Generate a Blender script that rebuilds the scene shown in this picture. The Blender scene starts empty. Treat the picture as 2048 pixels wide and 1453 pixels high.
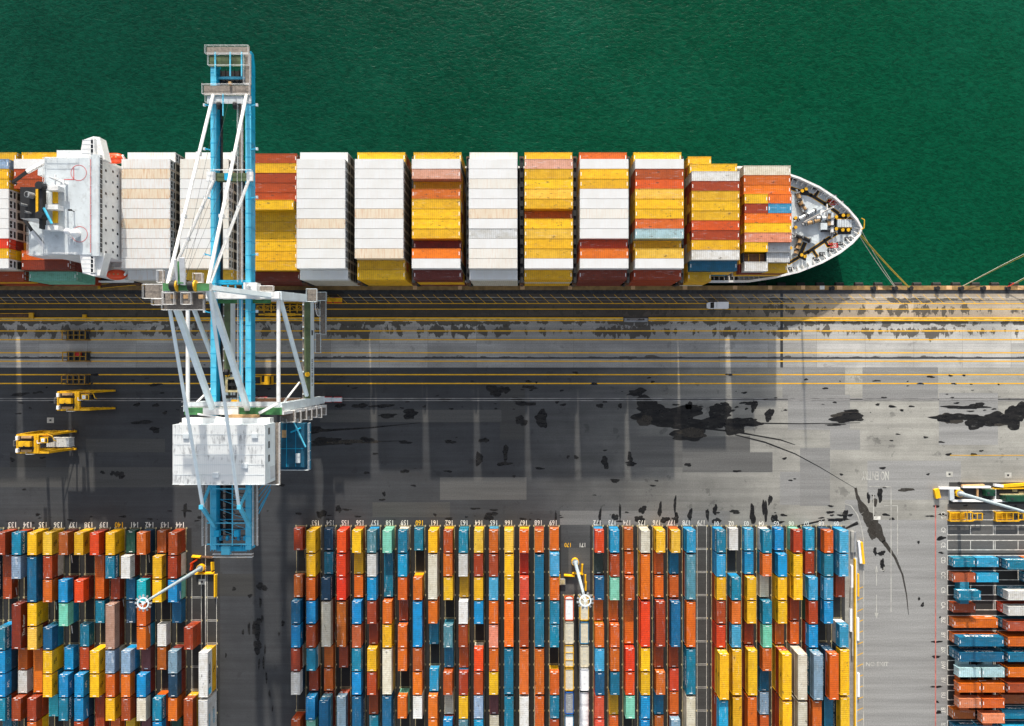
import bpy, math, random
from mathutils import Vector, Matrix
C = bpy.context.scene.collection
SC = bpy.context.scene
R = math.radians
# ---------------------------------------------------------------- camera, sky, sun, exposure
CAM_H, FPX, NX, NY, PW, PH = 210.0, 1501.0, 1050.0, 740.0, 2048, 1453
cam = bpy.data.cameras.new('camera'); co = bpy.data.objects.new('camera', cam); C.objects.link(co)
co.location = (0, 0, CAM_H); cam.sensor_width = 36; cam.lens = 36*FPX/PW
cam.shift_x = -(NX-PW/2)/PW; cam.shift_y = (NY-PH/2)/PW
cam.clip_start = 1; cam.clip_end = 6000
SC.camera = co
SUN_EL, SUN_AZ = 21.0, 358.0            # low sun over the water, from the north
w = bpy.data.worlds.new("World"); SC.world = w; w.use_nodes = True
nt = w.node_tree; bg = nt.nodes['Background']
sky = nt.nodes.new('ShaderNodeTexSky'); sky.sky_type = 'NISHITA'; sky.sun_disc = False
sky.sun_elevation = R(SUN_EL); sky.sun_rotation = R(SUN_AZ); sky.dust_density = 2.2; sky.ozone_density = 1.0; sky.air_density = 1.0
hsv = nt.nodes.new('ShaderNodeHueSaturation'); hsv.inputs['Saturation'].default_value = 0.42
nt.links.new(sky.outputs[0], hsv.inputs['Color']); nt.links.new(hsv.outputs[0], bg.inputs[0]); bg.inputs[1].default_value = 0.125
sl = bpy.data.lights.new('sun', 'SUN'); sl.energy = 3.0; sl.angle = R(0.8); sl.color = (1.0, 0.93, 0.82)
so = bpy.data.objects.new('sun', sl); C.objects.link(so)
sdir = Vector((math.sin(R(SUN_AZ))*math.cos(R(SUN_EL)), math.cos(R(SUN_AZ))*math.cos(R(SUN_EL)), math.sin(R(SUN_EL))))
so.rotation_euler = sdir.to_track_quat('Z', 'Y').to_euler(); so.location = sdir*300
SC.view_settings.view_transform = 'Standard'; SC.view_settings.look = 'None'
SC.view_settings.exposure = 0.92; SC.view_settings.gamma = 1
rnd = random.Random(7)
# ---------------------------------------------------------------- helpers
S0 = FPX/CAM_H
def P(px, py, z=0.0):                   # where a spot of the survey picture lies at height z (metres)
    s = FPX/(CAM_H-z)
    return ((px-NX)/s, (NY-py)/s, z)
def lin(c): 
    c /= 255.0
    return c/12.92 if c <= .04045 else ((c+.055)/1.055)**2.4
def rgb(r, g, b, k=1.0): return (lin(r)*k, lin(g)*k, lin(b)*k)

class MB:
    def __init__(self): self.v=[]; self.f=[]; self.m=[]; self.c=[]; self.col=None
    def add(self, vs, fs, m=0):
        n=len(self.v); self.v += [tuple(p) for p in vs]
        for f in fs: self.f.append([n+i for i in f]); self.m.append(m); self.c.append(self.col)
    def box(self, x0,x1,y0,y1,z0,z1,m=0,top=None):
        self.add([(x0,y0,z0),(x1,y0,z0),(x1,y1,z0),(x0,y1,z0),(x0,y0,z1),(x1,y0,z1),(x1,y1,z1),(x0,y1,z1)],
                 [(3,2,1,0),(0,1,5,4),(1,2,6,5),(2,3,7,6),(3,0,4,7)], m)
        n=len(self.v)-8; self.f.append([n+4,n+5,n+6,n+7]); self.m.append(m if top is None else top); self.c.append(self.col)
    def cbox(self, x,y,z,sx,sy,sz,m=0,top=None): self.box(x-sx/2,x+sx/2,y-sy/2,y+sy/2,z,z+sz,m,top)
    def quad(self, x0,x1,y0,y1,z,m=0): self.add([(x0,y0,z),(x1,y0,z),(x1,y1,z),(x0,y1,z)],[(0,1,2,3)],m)
    def poly(self, pts, z, m=0): self.add([(p[0],p[1],z) for p in pts],[tuple(range(len(pts)))],m)
    def beam(self, p, q, w, h, m=0, top=None, up=(0,0,1)):
        p=Vector(p); q=Vector(q); d=(q-p).normalized(); u=Vector(up)
        if abs(d.dot(u))>.98: u=Vector((0,1,0))
        s=d.cross(u).normalized(); u=s.cross(d).normalized()
        vs=[]
        for e in (p,q):
            for a,b in ((-1,-1),(1,-1),(1,1),(-1,1)): vs.append(e+s*a*w/2+u*b*h/2)
        self.add(vs,[(0,1,2,3),(7,6,5,4),(0,4,5,1),(1,5,6,2)],m)
        n=len(self.v)-8
        self.f.append([n+2,n+6,n+7,n+3]); self.m.append(m if top is None else top); self.c.append(self.col)
        self.f.append([n+3,n+7,n+4,n]); self.m.append(m); self.c.append(self.col)
    def tube(self, p, q, r, m=0, n=10, r2=None, cap=True):
        p=Vector(p); q=Vector(q); d=(q-p).normalized(); u=Vector((0,0,1))
        if abs(d.z)>.95: u=Vector((0,1,0))
        s=d.cross(u).normalized(); u=s.cross(d); r2=r if r2 is None else r2
        vs=[p+(s*math.cos(2*math.pi*i/n)+u*math.sin(2*math.pi*i/n))*r for i in range(n)]
        vs+=[q+(s*math.cos(2*math.pi*i/n)+u*math.sin(2*math.pi*i/n))*r2 for i in range(n)]
        fs=[(i,i+n,(i+1)%n+n,(i+1)%n) for i in range(n)]
        if cap: fs+= [tuple(range(n)), tuple(range(2*n-1,n-1,-1))]
        self.add(vs,fs,m)
    def path(self, pts, r, m=0, n=6):
        for a,b in zip(pts,pts[1:]): self.tube(a,b,r,m,n)
    def ring(self, x,y,z,r,w,h,m=0,n=40):
        for i in range(n):
            a=2*math.pi*i/n; b=2*math.pi*(i+1)/n
            vs=[]
            for zz in (z,z+h):
                for rr,t in ((r-w/2,a),(r+w/2,a),(r+w/2,b),(r-w/2,b)): vs.append((x+rr*math.cos(t),y+rr*math.sin(t),zz))
            self.add(vs,[(0,3,2,1),(4,5,6,7),(1,2,6,5),(3,0,4,7)],m)
    def prism(self, pts, z0, z1, m=0, top=None):
        n=len(pts); vs=[(p[0],p[1],z0) for p in pts]+[(p[0],p[1],z1) for p in pts]
        self.add(vs,[(i,(i+1)%n,(i+1)%n+n,i+n) for i in range(n)]+[tuple(range(n-1,-1,-1))],m)
        b=len(self.v)-2*n
        self.f.append([b+n+i for i in range(n)]); self.m.append(m if top is None else top); self.c.append(self.col)
    def dome(self, x,y,z,r,h,m=0,n=14,k=5):
        rows=[]
        for j in range(k+1):
            t=math.pi/2*j/k; rows.append([(x+r*math.cos(t)*math.cos(2*math.pi*i/n), y+r*math.cos(t)*math.sin(2*math.pi*i/n), z+h*math.sin(t)) for i in range(n)])
        vs=sum(rows,[]); fs=[]
        for j in range(k):
            for i in range(n): fs.append((j*n+i,j*n+(i+1)%n,(j+1)*n+(i+1)%n,(j+1)*n+i))
        self.add(vs,fs,m)
    def rail(self, pts, h=1.1, m=0, r=.035, post=2.2):          # a handrail along a line
        for z in (h*.5,h): self.path([(p[0],p[1],p[2]+z) for p in pts], r, m, 4)
        for a,b in zip(pts,pts[1:]):
            a=Vector(a); b=Vector(b); k=max(1,int((b-a).length/post))
            for i in range(k+1):
                c=a.lerp(b,i/k); self.tube(c,c+Vector((0,0,h)),r,m,4,cap=False)
    def mesh(self, name, mats, smooth=False):
        me=bpy.data.meshes.new(name); me.from_pydata(self.v,[],self.f)
        for mm in mats: me.materials.append(mm)
        me.polygons.foreach_set('material_index', self.m)
        if smooth: me.polygons.foreach_set('use_smooth',[True]*len(self.f))
        if any(c is not None for c in self.c):
            at=me.color_attributes.new('paint','FLOAT_COLOR','CORNER'); k=0; data=[]
            for f,c in zip(self.f,self.c):
                c=c or (.5,.5,.5)
                data += [c[0],c[1],c[2],1.0]*len(f)
            at.data.foreach_set('color',data)
        me.update(); return me
    def build(self, name, mats, parent=None, loc=None, rot=0.0, smooth=False):
        if not isinstance(mats,(list,tuple)): mats=[mats]
        o=bpy.data.objects.new(name,self.mesh(name,mats,smooth)); C.objects.link(o)
        if parent is not None: o.parent=parent
        if loc is not None: o.location=loc
        o.rotation_euler.z=rot
        return o
def empty(name, loc=(0,0,0), rot=0.0):
    o=bpy.data.objects.new(name,None); C.objects.link(o); o.location=loc; o.rotation_euler.z=rot; return o
def tag(o, label=None, cat=None, group=None, kind=None):
    for k,v in (('label',label),('category',cat),('group',group),('kind',kind)):
        if v: o[k]=v
    return o
def copy_tree(o, parent=None):
    c=o.copy(); C.objects.link(c)
    if parent is not None: c.parent=parent
    for ch in list(o.children): copy_tree(ch,c)
    return c
_tc={}
def text_shape(s, size, align='CENTER'):
    k=(s,align)
    if k not in _tc:
        cu=bpy.data.curves.new('lettering','FONT'); cu.body=s; cu.size=1.0; cu.align_x=align; cu.align_y='CENTER'; cu.resolution_u=2; cu.offset=.012
        ob=bpy.data.objects.new('lettering',cu); C.objects.link(ob)
        dg=bpy.context.evaluated_depsgraph_get()
        me=bpy.data.meshes.new_from_object(ob.evaluated_get(dg))
        _tc[k]=([v.co.copy() for v in me.vertices],[tuple(p.vertices) for p in me.polygons])
        bpy.data.objects.remove(ob); bpy.data.meshes.remove(me); bpy.data.curves.remove(cu)
    vs,fs=_tc[k]
    return [v*size for v in vs], fs
def text_on(mb, s, size, M, m=0, sx=1.0):
    vs,fs=text_shape(s,size); mb.add([M@Vector((v.x*sx,v.y,0)) for v in vs],fs,m)
# ---------------------------------------------------------------- materials
def nodes(name):
    m=bpy.data.materials.new(name); m.use_nodes=True; t=m.node_tree; b=t.nodes['Principled BSDF']
    return m,t,b
class NT:
    def __init__(s,t): s.t=t; s.tc=t.nodes.new('ShaderNodeTexCoord')
    def n(s,k,**kw):
        x=s.t.nodes.new(k)
        for a,b in kw.items():
            if hasattr(x,a): setattr(x,a,b)
            else: x.inputs[a].default_value=b
        return x
    def l(s,a,b): s.t.links.new(a,b)
    def noise(s,scale,detail=4,rough=.55,sx=1,sy=1,sz=1,vec=None):
        mp=s.n('ShaderNodeMapping'); mp.inputs['Scale'].default_value=(sx,sy,sz)
        s.l(vec if vec is not None else s.tc.outputs['Object'],mp.inputs[0])
        x=s.n('ShaderNodeTexNoise'); x.inputs['Scale'].default_value=scale; x.inputs['Detail'].default_value=detail; x.inputs['Roughness'].default_value=rough
        s.l(mp.outputs[0],x.inputs['Vector']); return x.outputs['Fac']
    def ramp(s,f,a,b,lo=0.0,hi=1.0,smooth=True):
        x=s.n('ShaderNodeMapRange'); x.interpolation_type='SMOOTHSTEP' if smooth else 'LINEAR'
        x.inputs['From Min'].default_value=a; x.inputs['From Max'].default_value=b; x.inputs['To Min'].default_value=lo; x.inputs['To Max'].default_value=hi
        s.l(f,x.inputs['Value']); return x.outputs['Result']
    def math(s,op,a,b=None):
        x=s.n('ShaderNodeMath'); x.operation=op
        for i,q in enumerate((a,b)):
            if q is None: continue
            if isinstance(q,(int,float)): x.inputs[i].default_value=q
            else: s.l(q,x.inputs[i])
        return x.outputs[0]
    def mix(s,f,a,b,mode='MIX'):
        x=s.n('ShaderNodeMix'); x.data_type='RGBA'; x.blend_type=mode
        for i,q in ((0,f),(6,a),(7,b)):
            if isinstance(q,(int,float)): x.inputs[i].default_value=q
            elif isinstance(q,tuple): x.inputs[i].default_value=(*q[:3],1)
            else: s.l(q,x.inputs[i])
        return x.outputs[2]
    def sep(s,v):
        x=s.n('ShaderNodeSeparateXYZ'); s.l(v,x.inputs[0]); return x.outputs
    def bump(s,h,strength=.3,dist=.1):
        x=s.n('ShaderNodeBump'); x.inputs['Strength'].default_value=strength; x.inputs['Distance'].default_value=dist; s.l(h,x.inputs['Height']); return x.outputs[0]
def mat(name, col, rough=.55, metal=0.0, var=.25, scale=.7, dirt=0.0):
    m,t,b=nodes(name); q=NT(t)
    f=q.ramp(q.noise(scale,5),.3,.7)
    c=q.mix(f,tuple(x*(1-var) for x in col),tuple(min(1,x*(1+var*.5)) for x in col))
    if dirt:
        c=q.mix(q.math('MULTIPLY',q.ramp(q.noise(scale*2.3,6,.7),.5,.72),dirt),c,(.10,.075,.055))
    q.l(c,b.inputs['Base Color']); b.inputs['Roughness'].default_value=rough; b.inputs['Metallic'].default_value=metal
    return m
M={}
M['white']=mat('white_paint',(.78,.78,.77),.45,0,.10,.3,.25)
M['whiteclean']=mat('clean_white_paint',(.84,.84,.84),.4,0,.05,.5)
M['pale']=mat('pale_blue_grey_paint',rgb(224,236,240),.45,0,.10,.3,.08)
M['blue']=mat('crane_blue_paint',rgb(0,162,205,.95),.5,0,.22,.25,.18)
M['lblue']=mat('light_crane_blue_paint',rgb(84,190,222,.95),.5,0,.18,.3,.15)
M['olive']=mat('weathered_green_walk_top',rgb(92,108,72,.8),.8,0,.35,.4,.5)
M['green']=mat('mossy_green_deck_paint',rgb(70,135,80,.8),.75,0,.35,.5,.4)
M['grate']=mat('brown_steel_grating',rgb(150,140,130,.8),.8,.2,.3,2)
M['yellow']=mat('machine_yellow_paint',rgb(245,185,5,.85),.5,0,.25,.8,.35)
M['yellowp']=mat('barrier_yellow_paint',rgb(255,192,0,.95),.6,0,.15,1,.15)
M['black']=mat('black_steel',(.012,.012,.014),.6,.1,.3,1)
M['dark']=mat('dark_steel',(.035,.037,.042),.6,.2,.4,1)
M['grey']=mat('grey_steel',(.30,.31,.32),.55,.1,.25,.7,.3)
M['lgrey']=mat('light_grey_deck_paint',rgb(206,214,218,.92),.6,0,.14,.25,.3)
M['orange']=mat('lifeboat_orange',rgb(235,72,10,.9),.4,0,.15,.6)
M['red']=mat('red_paint',rgb(225,40,35,.8),.5,0,.2,1)
M['glass']=mat('dark_window_glass',(.01,.014,.02),.12,0,.2,1)
M['tan']=mat('tan_canvas',rgb(205,165,115,.8),.8,0,.25,1,.2)
M['rubber']=mat('black_rubber',(.018,.017,.016),.85,0,.4,2)
M['concrete']=mat('weathered_concrete',(.36,.35,.32),.85,0,.3,.6,.3)
M['dgreen']=mat('generator_green_paint',rgb(10,70,48,.9),.5,0,.25,.8,.1)
M['rope']=mat('mooring_rope_fibre',rgb(205,200,180,.8),.9,0,.2,3)
M['ropey']=mat('yellow_mooring_rope_fibre',rgb(205,170,60,.8),.9,0,.2,3)
M['hull']=mat('dark_hull_paint',(.014,.02,.03),.5,0,.3,.3,.2)
M['brown']=mat('rusty_steel',rgb(120,85,60,.8),.8,.1,.4,1.2,.4)
M['linew']=mat('white_road_paint',rgb(232,229,220,.85),.8,0,.3,.8,.2)
M['linef']=mat('faded_white_road_paint',rgb(205,203,194,.78),.85,0,.35,.5,.35)
M['railtop']=mat('worn_rail_steel',(.26,.25,.24),.6,.2,.4,.3,.3)
M['teald']=mat('teal_roof_paint_with_shade',rgb(8,88,118,.8),.6,0,.3,.4,.2)  # roof teal darkened: the shade over it is put into the paint
M['liney']=mat('yellow_road_paint',rgb(252,192,4,.88),.75,0,.15,.5,.22)
M['linec']=mat('cream_slot_paint',rgb(208,192,145,.8),.8,0,.4,.8,.3)
M['liner']=mat('faded_red_road_paint',rgb(222,130,120,.72),.85,0,.3,.6,.2)
M['cope']=mat('ochre_cope_concrete',rgb(168,132,80,.85),.85,0,.35,.5,.5)
M['copep']=mat('peach_painted_pad',rgb(240,190,135,.85),.8,0,.15,1,.1)
M['msc']=mat('black_lettering',(.012,.012,.012),.5)
M['lett']=mat('white_lettering',(.86,.87,.87),.5,0,.03)
M['cyan']=mat('sky_blue_lettering',rgb(70,190,225,.9),.5)
M['spark']=mat('galvanised_steel',(.55,.58,.6),.35,.5,.15,1)

# container paint: the colour belongs to each object (Object Info), its alpha says how worn it is
def paint(name, attr=None):
    m,t,b=nodes(name); q=NT(t); oi=q.n('ShaderNodeObjectInfo')
    base=oi.outputs['Color']
    if attr:
        a=q.n('ShaderNodeVertexColor'); a.layer_name=attr; base=a.outputs['Color']
    add=q.n('ShaderNodeVectorMath'); add.operation='MULTIPLY_ADD'
    cmb=q.n('ShaderNodeCombineXYZ'); q.l(oi.outputs['Random'],cmb.inputs[0]); q.l(oi.outputs['Random'],cmb.inputs[1])
    q.l(cmb.outputs[0],add.inputs[0]); add.inputs[1].default_value=(73,41,0); q.l(q.tc.outputs['Object'],add.inputs[2]); v=add.outputs[0]
    soft=q.ramp(q.noise(.55,6,.68,1,1.6,1,v),.34,.68)
    c=q.mix(soft,q.mix(.012,base,(.75,.74,.70)),q.mix(1.0,base,(.80,.76,.70),'MULTIPLY'))
    hs=q.n('ShaderNodeHueSaturation'); q.l(q.math('MULTIPLY_ADD',oi.outputs['Random'],.3),hs.inputs['Value'])
    hs.inputs['Value'].default_value=1
    vv=q.n('ShaderNodeMath'); vv.operation='MULTIPLY_ADD'; q.l(oi.outputs['Random'],vv.inputs[0]); vv.inputs[1].default_value=.26; vv.inputs[2].default_value=.86
    q.l(vv.outputs[0],hs.inputs['Value']); q.l(q.math('ADD',q.math('MULTIPLY',q.math('FRACT',q.math('MULTIPLY',oi.outputs['Random'],17.3)),.010),.4955),hs.inputs['Hue']); q.l(q.math('ADD',q.math('MULTIPLY',q.math('FRACT',q.math('MULTIPLY',oi.outputs['Random'],7.7)),.16),1.0),hs.inputs['Saturation']); q.l(c,hs.inputs['Color']); c=hs.outputs['Color']
    wear=oi.outputs['Alpha'] if not attr else None
    sc=q.ramp(q.noise(.9,7,.72,.35,2.6,1,v),.56,.66)
    chalk=q.math('MULTIPLY',sc,wear) if wear is not None else q.math('MULTIPLY',sc,.2)
    c=q.mix(q.math('MULTIPLY',chalk,.85),c,(.62,.64,.66))
    ru=q.ramp(q.noise(1.3,7,.7,.5,1.6,1,v),.60,.68)
    rust=q.math('MULTIPLY',ru,q.math('ADD',q.math('MULTIPLY',wear,.8),.16)) if wear is not None else q.math('MULTIPLY',ru,.3)
    c=q.mix(rust,c,(.10,.048,.022))
    sp=q.ramp(q.noise(.85,5,.6,.8,1.7,1,v),.625,.68)
    c=q.mix(q.math('MULTIPLY',sp,.62),c,(.03,.026,.022))
    # roof and side corrugations
    x=q.sep(q.tc.outputs['Object'])[0]
    wv=q.math('SINE',q.math('MULTIPLY',x,2*math.pi/.52))
    c2=q.mix(q.ramp(wv,-1,1,0,.16),c,(.02,.02,.02))
    q.l(c2,b.inputs['Base Color']); q.l(q.bump(wv,.35,.03),b.inputs['Normal'])
    b.inputs['Roughness'].default_value=.5
    return m
M['paint']=paint('container_paint'); M['mixpaint']=paint('mixed_container_paint','paint')
def smooth_paint():
    m,t,b=nodes('insulated_container_paint'); q=NT(t); oi=q.n('ShaderNodeObjectInfo')
    add=q.n('ShaderNodeVectorMath'); add.operation='ADD'
    cmb=q.n('ShaderNodeCombineXYZ'); q.l(q.math('MULTIPLY',oi.outputs['Random'],50.0),cmb.inputs[0]); q.l(cmb.outputs[0],add.inputs[0]); q.l(q.tc.outputs['Object'],add.inputs[1]); v=add.outputs[0]
    c=q.mix(q.ramp(q.noise(.25,3,.5,1,1,1,v),.3,.7),oi.outputs['Color'],q.mix(1.0,oi.outputs['Color'],(.94,.93,.91),'MULTIPLY'))
    st=q.ramp(q.noise(1.0,5,.65,2.4,.18,1,v),.44,.68)
    c=q.mix(q.math('MULTIPLY',st,q.math('ADD',q.math('MULTIPLY',oi.outputs['Alpha'],.75),.04)),c,(.50,.24,.085))
    ed=q.ramp(q.math('ABSOLUTE',q.sep(q.tc.outputs['Object'])[0]),5.55,6.1)
    er=q.math('MULTIPLY',ed,q.ramp(q.noise(1.6,5,.7,1,1,1,v),.48,.62))
    c=q.mix(q.math('MULTIPLY',er,q.math('ADD',q.math('MULTIPLY',oi.outputs['Alpha'],.9),.12)),c,(.30,.11,.035))
    q.l(c,b.inputs['Base Color']); b.inputs['Roughness'].default_value=.42
    return m
M['smooth']=smooth_paint()
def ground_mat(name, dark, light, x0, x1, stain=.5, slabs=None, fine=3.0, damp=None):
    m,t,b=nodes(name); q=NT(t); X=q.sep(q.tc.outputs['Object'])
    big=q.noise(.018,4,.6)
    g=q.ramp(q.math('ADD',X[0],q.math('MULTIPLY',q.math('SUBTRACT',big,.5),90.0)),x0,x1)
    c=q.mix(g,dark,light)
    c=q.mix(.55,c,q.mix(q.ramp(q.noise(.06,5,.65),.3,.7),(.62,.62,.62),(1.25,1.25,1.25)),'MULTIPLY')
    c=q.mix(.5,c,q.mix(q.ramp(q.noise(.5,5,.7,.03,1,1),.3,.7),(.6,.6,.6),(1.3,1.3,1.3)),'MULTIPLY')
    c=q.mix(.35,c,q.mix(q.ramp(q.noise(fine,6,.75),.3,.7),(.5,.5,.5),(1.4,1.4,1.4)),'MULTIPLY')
    if slabs:
        br=q.n('ShaderNodeTexBrick'); br.offset=.0; br.inputs['Scale'].default_value=1; br.inputs['Brick Width'].default_value=slabs[0]; br.inputs['Row Height'].default_value=slabs[1]
        br.inputs['Mortar Size'].default_value=.05; br.inputs['Color1'].default_value=(.72,.72,.72,1); br.inputs['Color2'].default_value=(1.12,1.11,1.1,1); br.inputs['Mortar'].default_value=(.45,.44,.42,1)
        q.l(q.tc.outputs['Object'],br.inputs[0]); c=q.mix(.8,c,br.outputs[0],'MULTIPLY')
    s=q.ramp(q.noise(.22,6,.62),.61,.66); c=q.mix(q.math('MULTIPLY',s,stain),c,tuple(x*.28 for x in dark))
    s2=q.ramp(q.noise(.9,4,.5),.69,.73); c=q.mix(q.math('MULTIPLY',s2,stain),c,tuple(x*.25 for x in dark))
    if damp:                                   # oily damp patches that gather along the cable trough and drip across the slabs
        for yc,wd,th,sx,sy,sc in damp:
            d=q.math('ABSOLUTE',q.math('SUBTRACT',X[1],yc))
            f=q.math('ADD',q.math('ADD',q.noise(sc,6,.66,sx,sy,1),q.math('MULTIPLY',q.math('SUBTRACT',q.noise(.05,4,.65,1,.3,1),.5),.62)),q.ramp(d,0,wd,.15,-.22,False))
            c=q.mix(q.math('MULTIPLY',q.ramp(f,th,th+.035),.88),c,q.mix(q.noise(.3,3),(.035,.030,.024),(.075,.065,.05)))
    q.l(c,b.inputs['Base Color']); b.inputs['Roughness'].default_value=.85
    q.l(q.bump(q.noise(6,4),.25,.02),b.inputs['Normal'])
    return m
M['asphalt']=ground_mat('yard_asphalt',(.040,.042,.046),(.33,.32,.285),0,115,.35)  # paler to the east: different paving, with light falloff put into the blend
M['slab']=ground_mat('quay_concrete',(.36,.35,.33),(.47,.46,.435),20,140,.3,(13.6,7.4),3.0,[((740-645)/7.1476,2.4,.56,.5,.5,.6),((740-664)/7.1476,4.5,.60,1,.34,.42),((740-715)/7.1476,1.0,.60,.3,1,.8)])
M['slabw']=ground_mat('buff_concrete_painted_shade',(.085,.070,.054),(.47,.39,.295),25,105,.35,(13.6,7.4),3.0,[((740-622)/7.1476,4.5,.60,1,.4,.45),((740-600)/7.1476,2.2,.60,.5,1.2,.5)])  # west end darkened: the ship's shade is put into the concrete colour
def patch_mat():
    m,t,b=nodes('asphalt_repair_and_painted_shade'); q=NT(t); a=q.n('ShaderNodeVertexColor'); a.layer_name='paint'
    c=q.mix(.5,a.outputs['Color'],q.mix(q.ramp(q.noise(.5,5,.7,.04,1,1),.3,.7),(.62,.62,.62),(1.3,1.3,1.3)),'MULTIPLY')
    c=q.mix(.4,c,q.mix(q.ramp(q.noise(3,6,.75),.3,.7),(.5,.5,.5),(1.4,1.4,1.4)),'MULTIPLY')
    q.l(c,b.inputs['Base Color']); b.inputs['Roughness'].default_value=.85; return m
M['patch']=patch_mat()
def wet_mat():
    m,t,b=nodes('oily_wet_stain'); q=NT(t)
    c=q.mix(q.ramp(q.noise(.8,6,.7,.3,1,1),.35,.65),(.004,.004,.005),(.018,.017,.016)); q.l(c,b.inputs['Base Color']); b.inputs['Roughness'].default_value=.55; b.inputs['Specular IOR Level'].default_value=.25
    q.l(q.ramp(q.noise(1.1,7,.75,.35,1,1),.26,.50,.25,.97),b.inputs['Alpha']); return m
M['wet']=wet_mat()
def water_mat():
    m,t,b=nodes('harbour_water'); q=NT(t); X=q.sep(q.tc.outputs['Object'])
    g=q.ramp(q.math('ADD',X[0],q.math('MULTIPLY',q.math('SUBTRACT',q.noise(.012,3),.5),110.0)),-120,140)
    c=q.mix(g,(.0014,.037,.022),(.0009,.053,.024))
    c=q.mix(q.math('MULTIPLY',q.ramp(q.noise(.014,4),.42,.68),.4),c,(.0045,.080,.047))
    mp=q.n('ShaderNodeMapping'); mp.inputs['Rotation'].default_value=(0,0,.45); mp.inputs['Scale'].default_value=(1,1.9,1); q.l(q.tc.outputs['Object'],mp.inputs[0])
    wv=q.n('ShaderNodeTexNoise'); wv.inputs['Scale'].default_value=.62; wv.inputs['Detail'].default_value=7; wv.inputs['Roughness'].default_value=.72; wv.inputs['Distortion'].default_value=.5; q.l(mp.outputs[0],wv.inputs['Vector']); wv=wv.outputs['Fac']
    wv2=q.noise(.11,3,.5,1,.6,1)
    c=q.mix(q.ramp(wv,.34,.64),q.mix(1.0,c,(.74,.78,.78),'MULTIPLY'),q.mix(1.0,c,(1.36,1.34,1.34),'MULTIPLY'))
    gl=q.ramp(q.noise(1.7,4,.7,1.2,.6,1),.70,.80); c=q.mix(q.math('MULTIPLY',gl,.13),c,(.07,.15,.09))
    q.l(c,b.inputs['Base Color']); b.inputs['Roughness'].default_value=.2; b.inputs['IOR'].default_value=1.33; b.inputs['Specular IOR Level'].default_value=.10
    h=q.math('ADD',q.math('MULTIPLY',wv,1.0),q.math('MULTIPLY',wv2,2.2)); q.l(q.bump(h,.5,.5),b.inputs['Normal'])
    return m
def damp_mat():
    m,t,b=nodes('damp_patch'); q=NT(t); b.inputs['Base Color'].default_value=(.042,.037,.031,1); b.inputs['Roughness'].default_value=.6; b.inputs['Specular IOR Level'].default_value=.2
    q.l(q.ramp(q.noise(.55,6,.7),.25,.6,.62,.9),b.inputs['Alpha']); return m
M['damp']=damp_mat(); M['yellowd']=mat('dirty_yellow_frame_paint',rgb(190,140,10,.7),.65,0,.4,1.2,.7)
M['water']=water_mat()
# ---------------------------------------------------------------- setting: water, quay, yard floor, markings
def yy(py): return (NY-py)/S0
def xx(px): return (px-NX)/S0
mb=MB(); mb.quad(-1600,1600,-40,2200,-4.2); tag(mb.build('water',M['water']),kind='structure')
QE=yy(572)                                        # quay edge
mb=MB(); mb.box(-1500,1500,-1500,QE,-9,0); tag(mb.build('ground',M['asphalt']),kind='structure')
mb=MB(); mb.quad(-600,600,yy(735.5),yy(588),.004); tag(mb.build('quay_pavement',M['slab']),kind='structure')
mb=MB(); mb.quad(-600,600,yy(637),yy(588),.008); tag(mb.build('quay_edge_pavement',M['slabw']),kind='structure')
mb=MB(); mb.box(-600,600,yy(580.5),QE+.003,-1.2,.10); tag(mb.build('quay_kerb',M['cope']),kind='structure')
mb=MB(); mb.quad(-600,600,yy(588),yy(580.5),.006,0)
mb.quad(-600,600,yy(718.2),yy(715.0),.012,0); mb.quad(xx(1560.5),xx(1566),yy(735.5),yy(718.2),.012); mb.quad(xx(1560.5),xx(1566),yy(715),yy(588),.012)
mb.quad(-600,600,yy(800.2),yy(798.6),.006,0)
tag(mb.build('drain_channel_ground',M['dark']),kind='structure')
# repaired areas of the pavement, plus lane floors darkened with painted shade
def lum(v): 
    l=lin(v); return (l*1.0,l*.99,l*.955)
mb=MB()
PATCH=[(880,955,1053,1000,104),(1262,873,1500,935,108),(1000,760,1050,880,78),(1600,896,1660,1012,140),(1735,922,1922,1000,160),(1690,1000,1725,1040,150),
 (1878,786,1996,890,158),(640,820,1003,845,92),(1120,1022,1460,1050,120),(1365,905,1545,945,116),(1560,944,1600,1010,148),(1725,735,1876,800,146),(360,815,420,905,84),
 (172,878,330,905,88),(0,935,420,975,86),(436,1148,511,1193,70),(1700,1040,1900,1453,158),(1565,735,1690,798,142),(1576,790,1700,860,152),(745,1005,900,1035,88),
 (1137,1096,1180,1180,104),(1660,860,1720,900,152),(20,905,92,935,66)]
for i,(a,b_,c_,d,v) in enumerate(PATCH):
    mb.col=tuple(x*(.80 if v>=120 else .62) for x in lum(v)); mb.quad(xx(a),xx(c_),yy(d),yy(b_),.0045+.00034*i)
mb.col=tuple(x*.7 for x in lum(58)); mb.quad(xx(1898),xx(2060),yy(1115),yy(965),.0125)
for a_,b_,c_,v_ in ((-60,383,1057,46),(597,1122,1052,44),(1180,1385,1052,50),(1387,1418,1052,78),(1418,1690,1052,62),(1126,1180,1190,60)):  # lane floor sheets: the dark between stacks is shade put into colour
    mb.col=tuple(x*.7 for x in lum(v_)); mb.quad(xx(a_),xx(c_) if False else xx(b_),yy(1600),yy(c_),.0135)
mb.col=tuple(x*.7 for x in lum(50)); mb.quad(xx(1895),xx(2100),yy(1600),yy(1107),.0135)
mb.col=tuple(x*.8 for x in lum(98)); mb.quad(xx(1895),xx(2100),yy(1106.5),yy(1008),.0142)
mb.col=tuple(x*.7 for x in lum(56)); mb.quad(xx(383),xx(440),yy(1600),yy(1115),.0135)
tag(mb.build('pavement_patches_and_shade',M['patch']),kind='structure')
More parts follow.
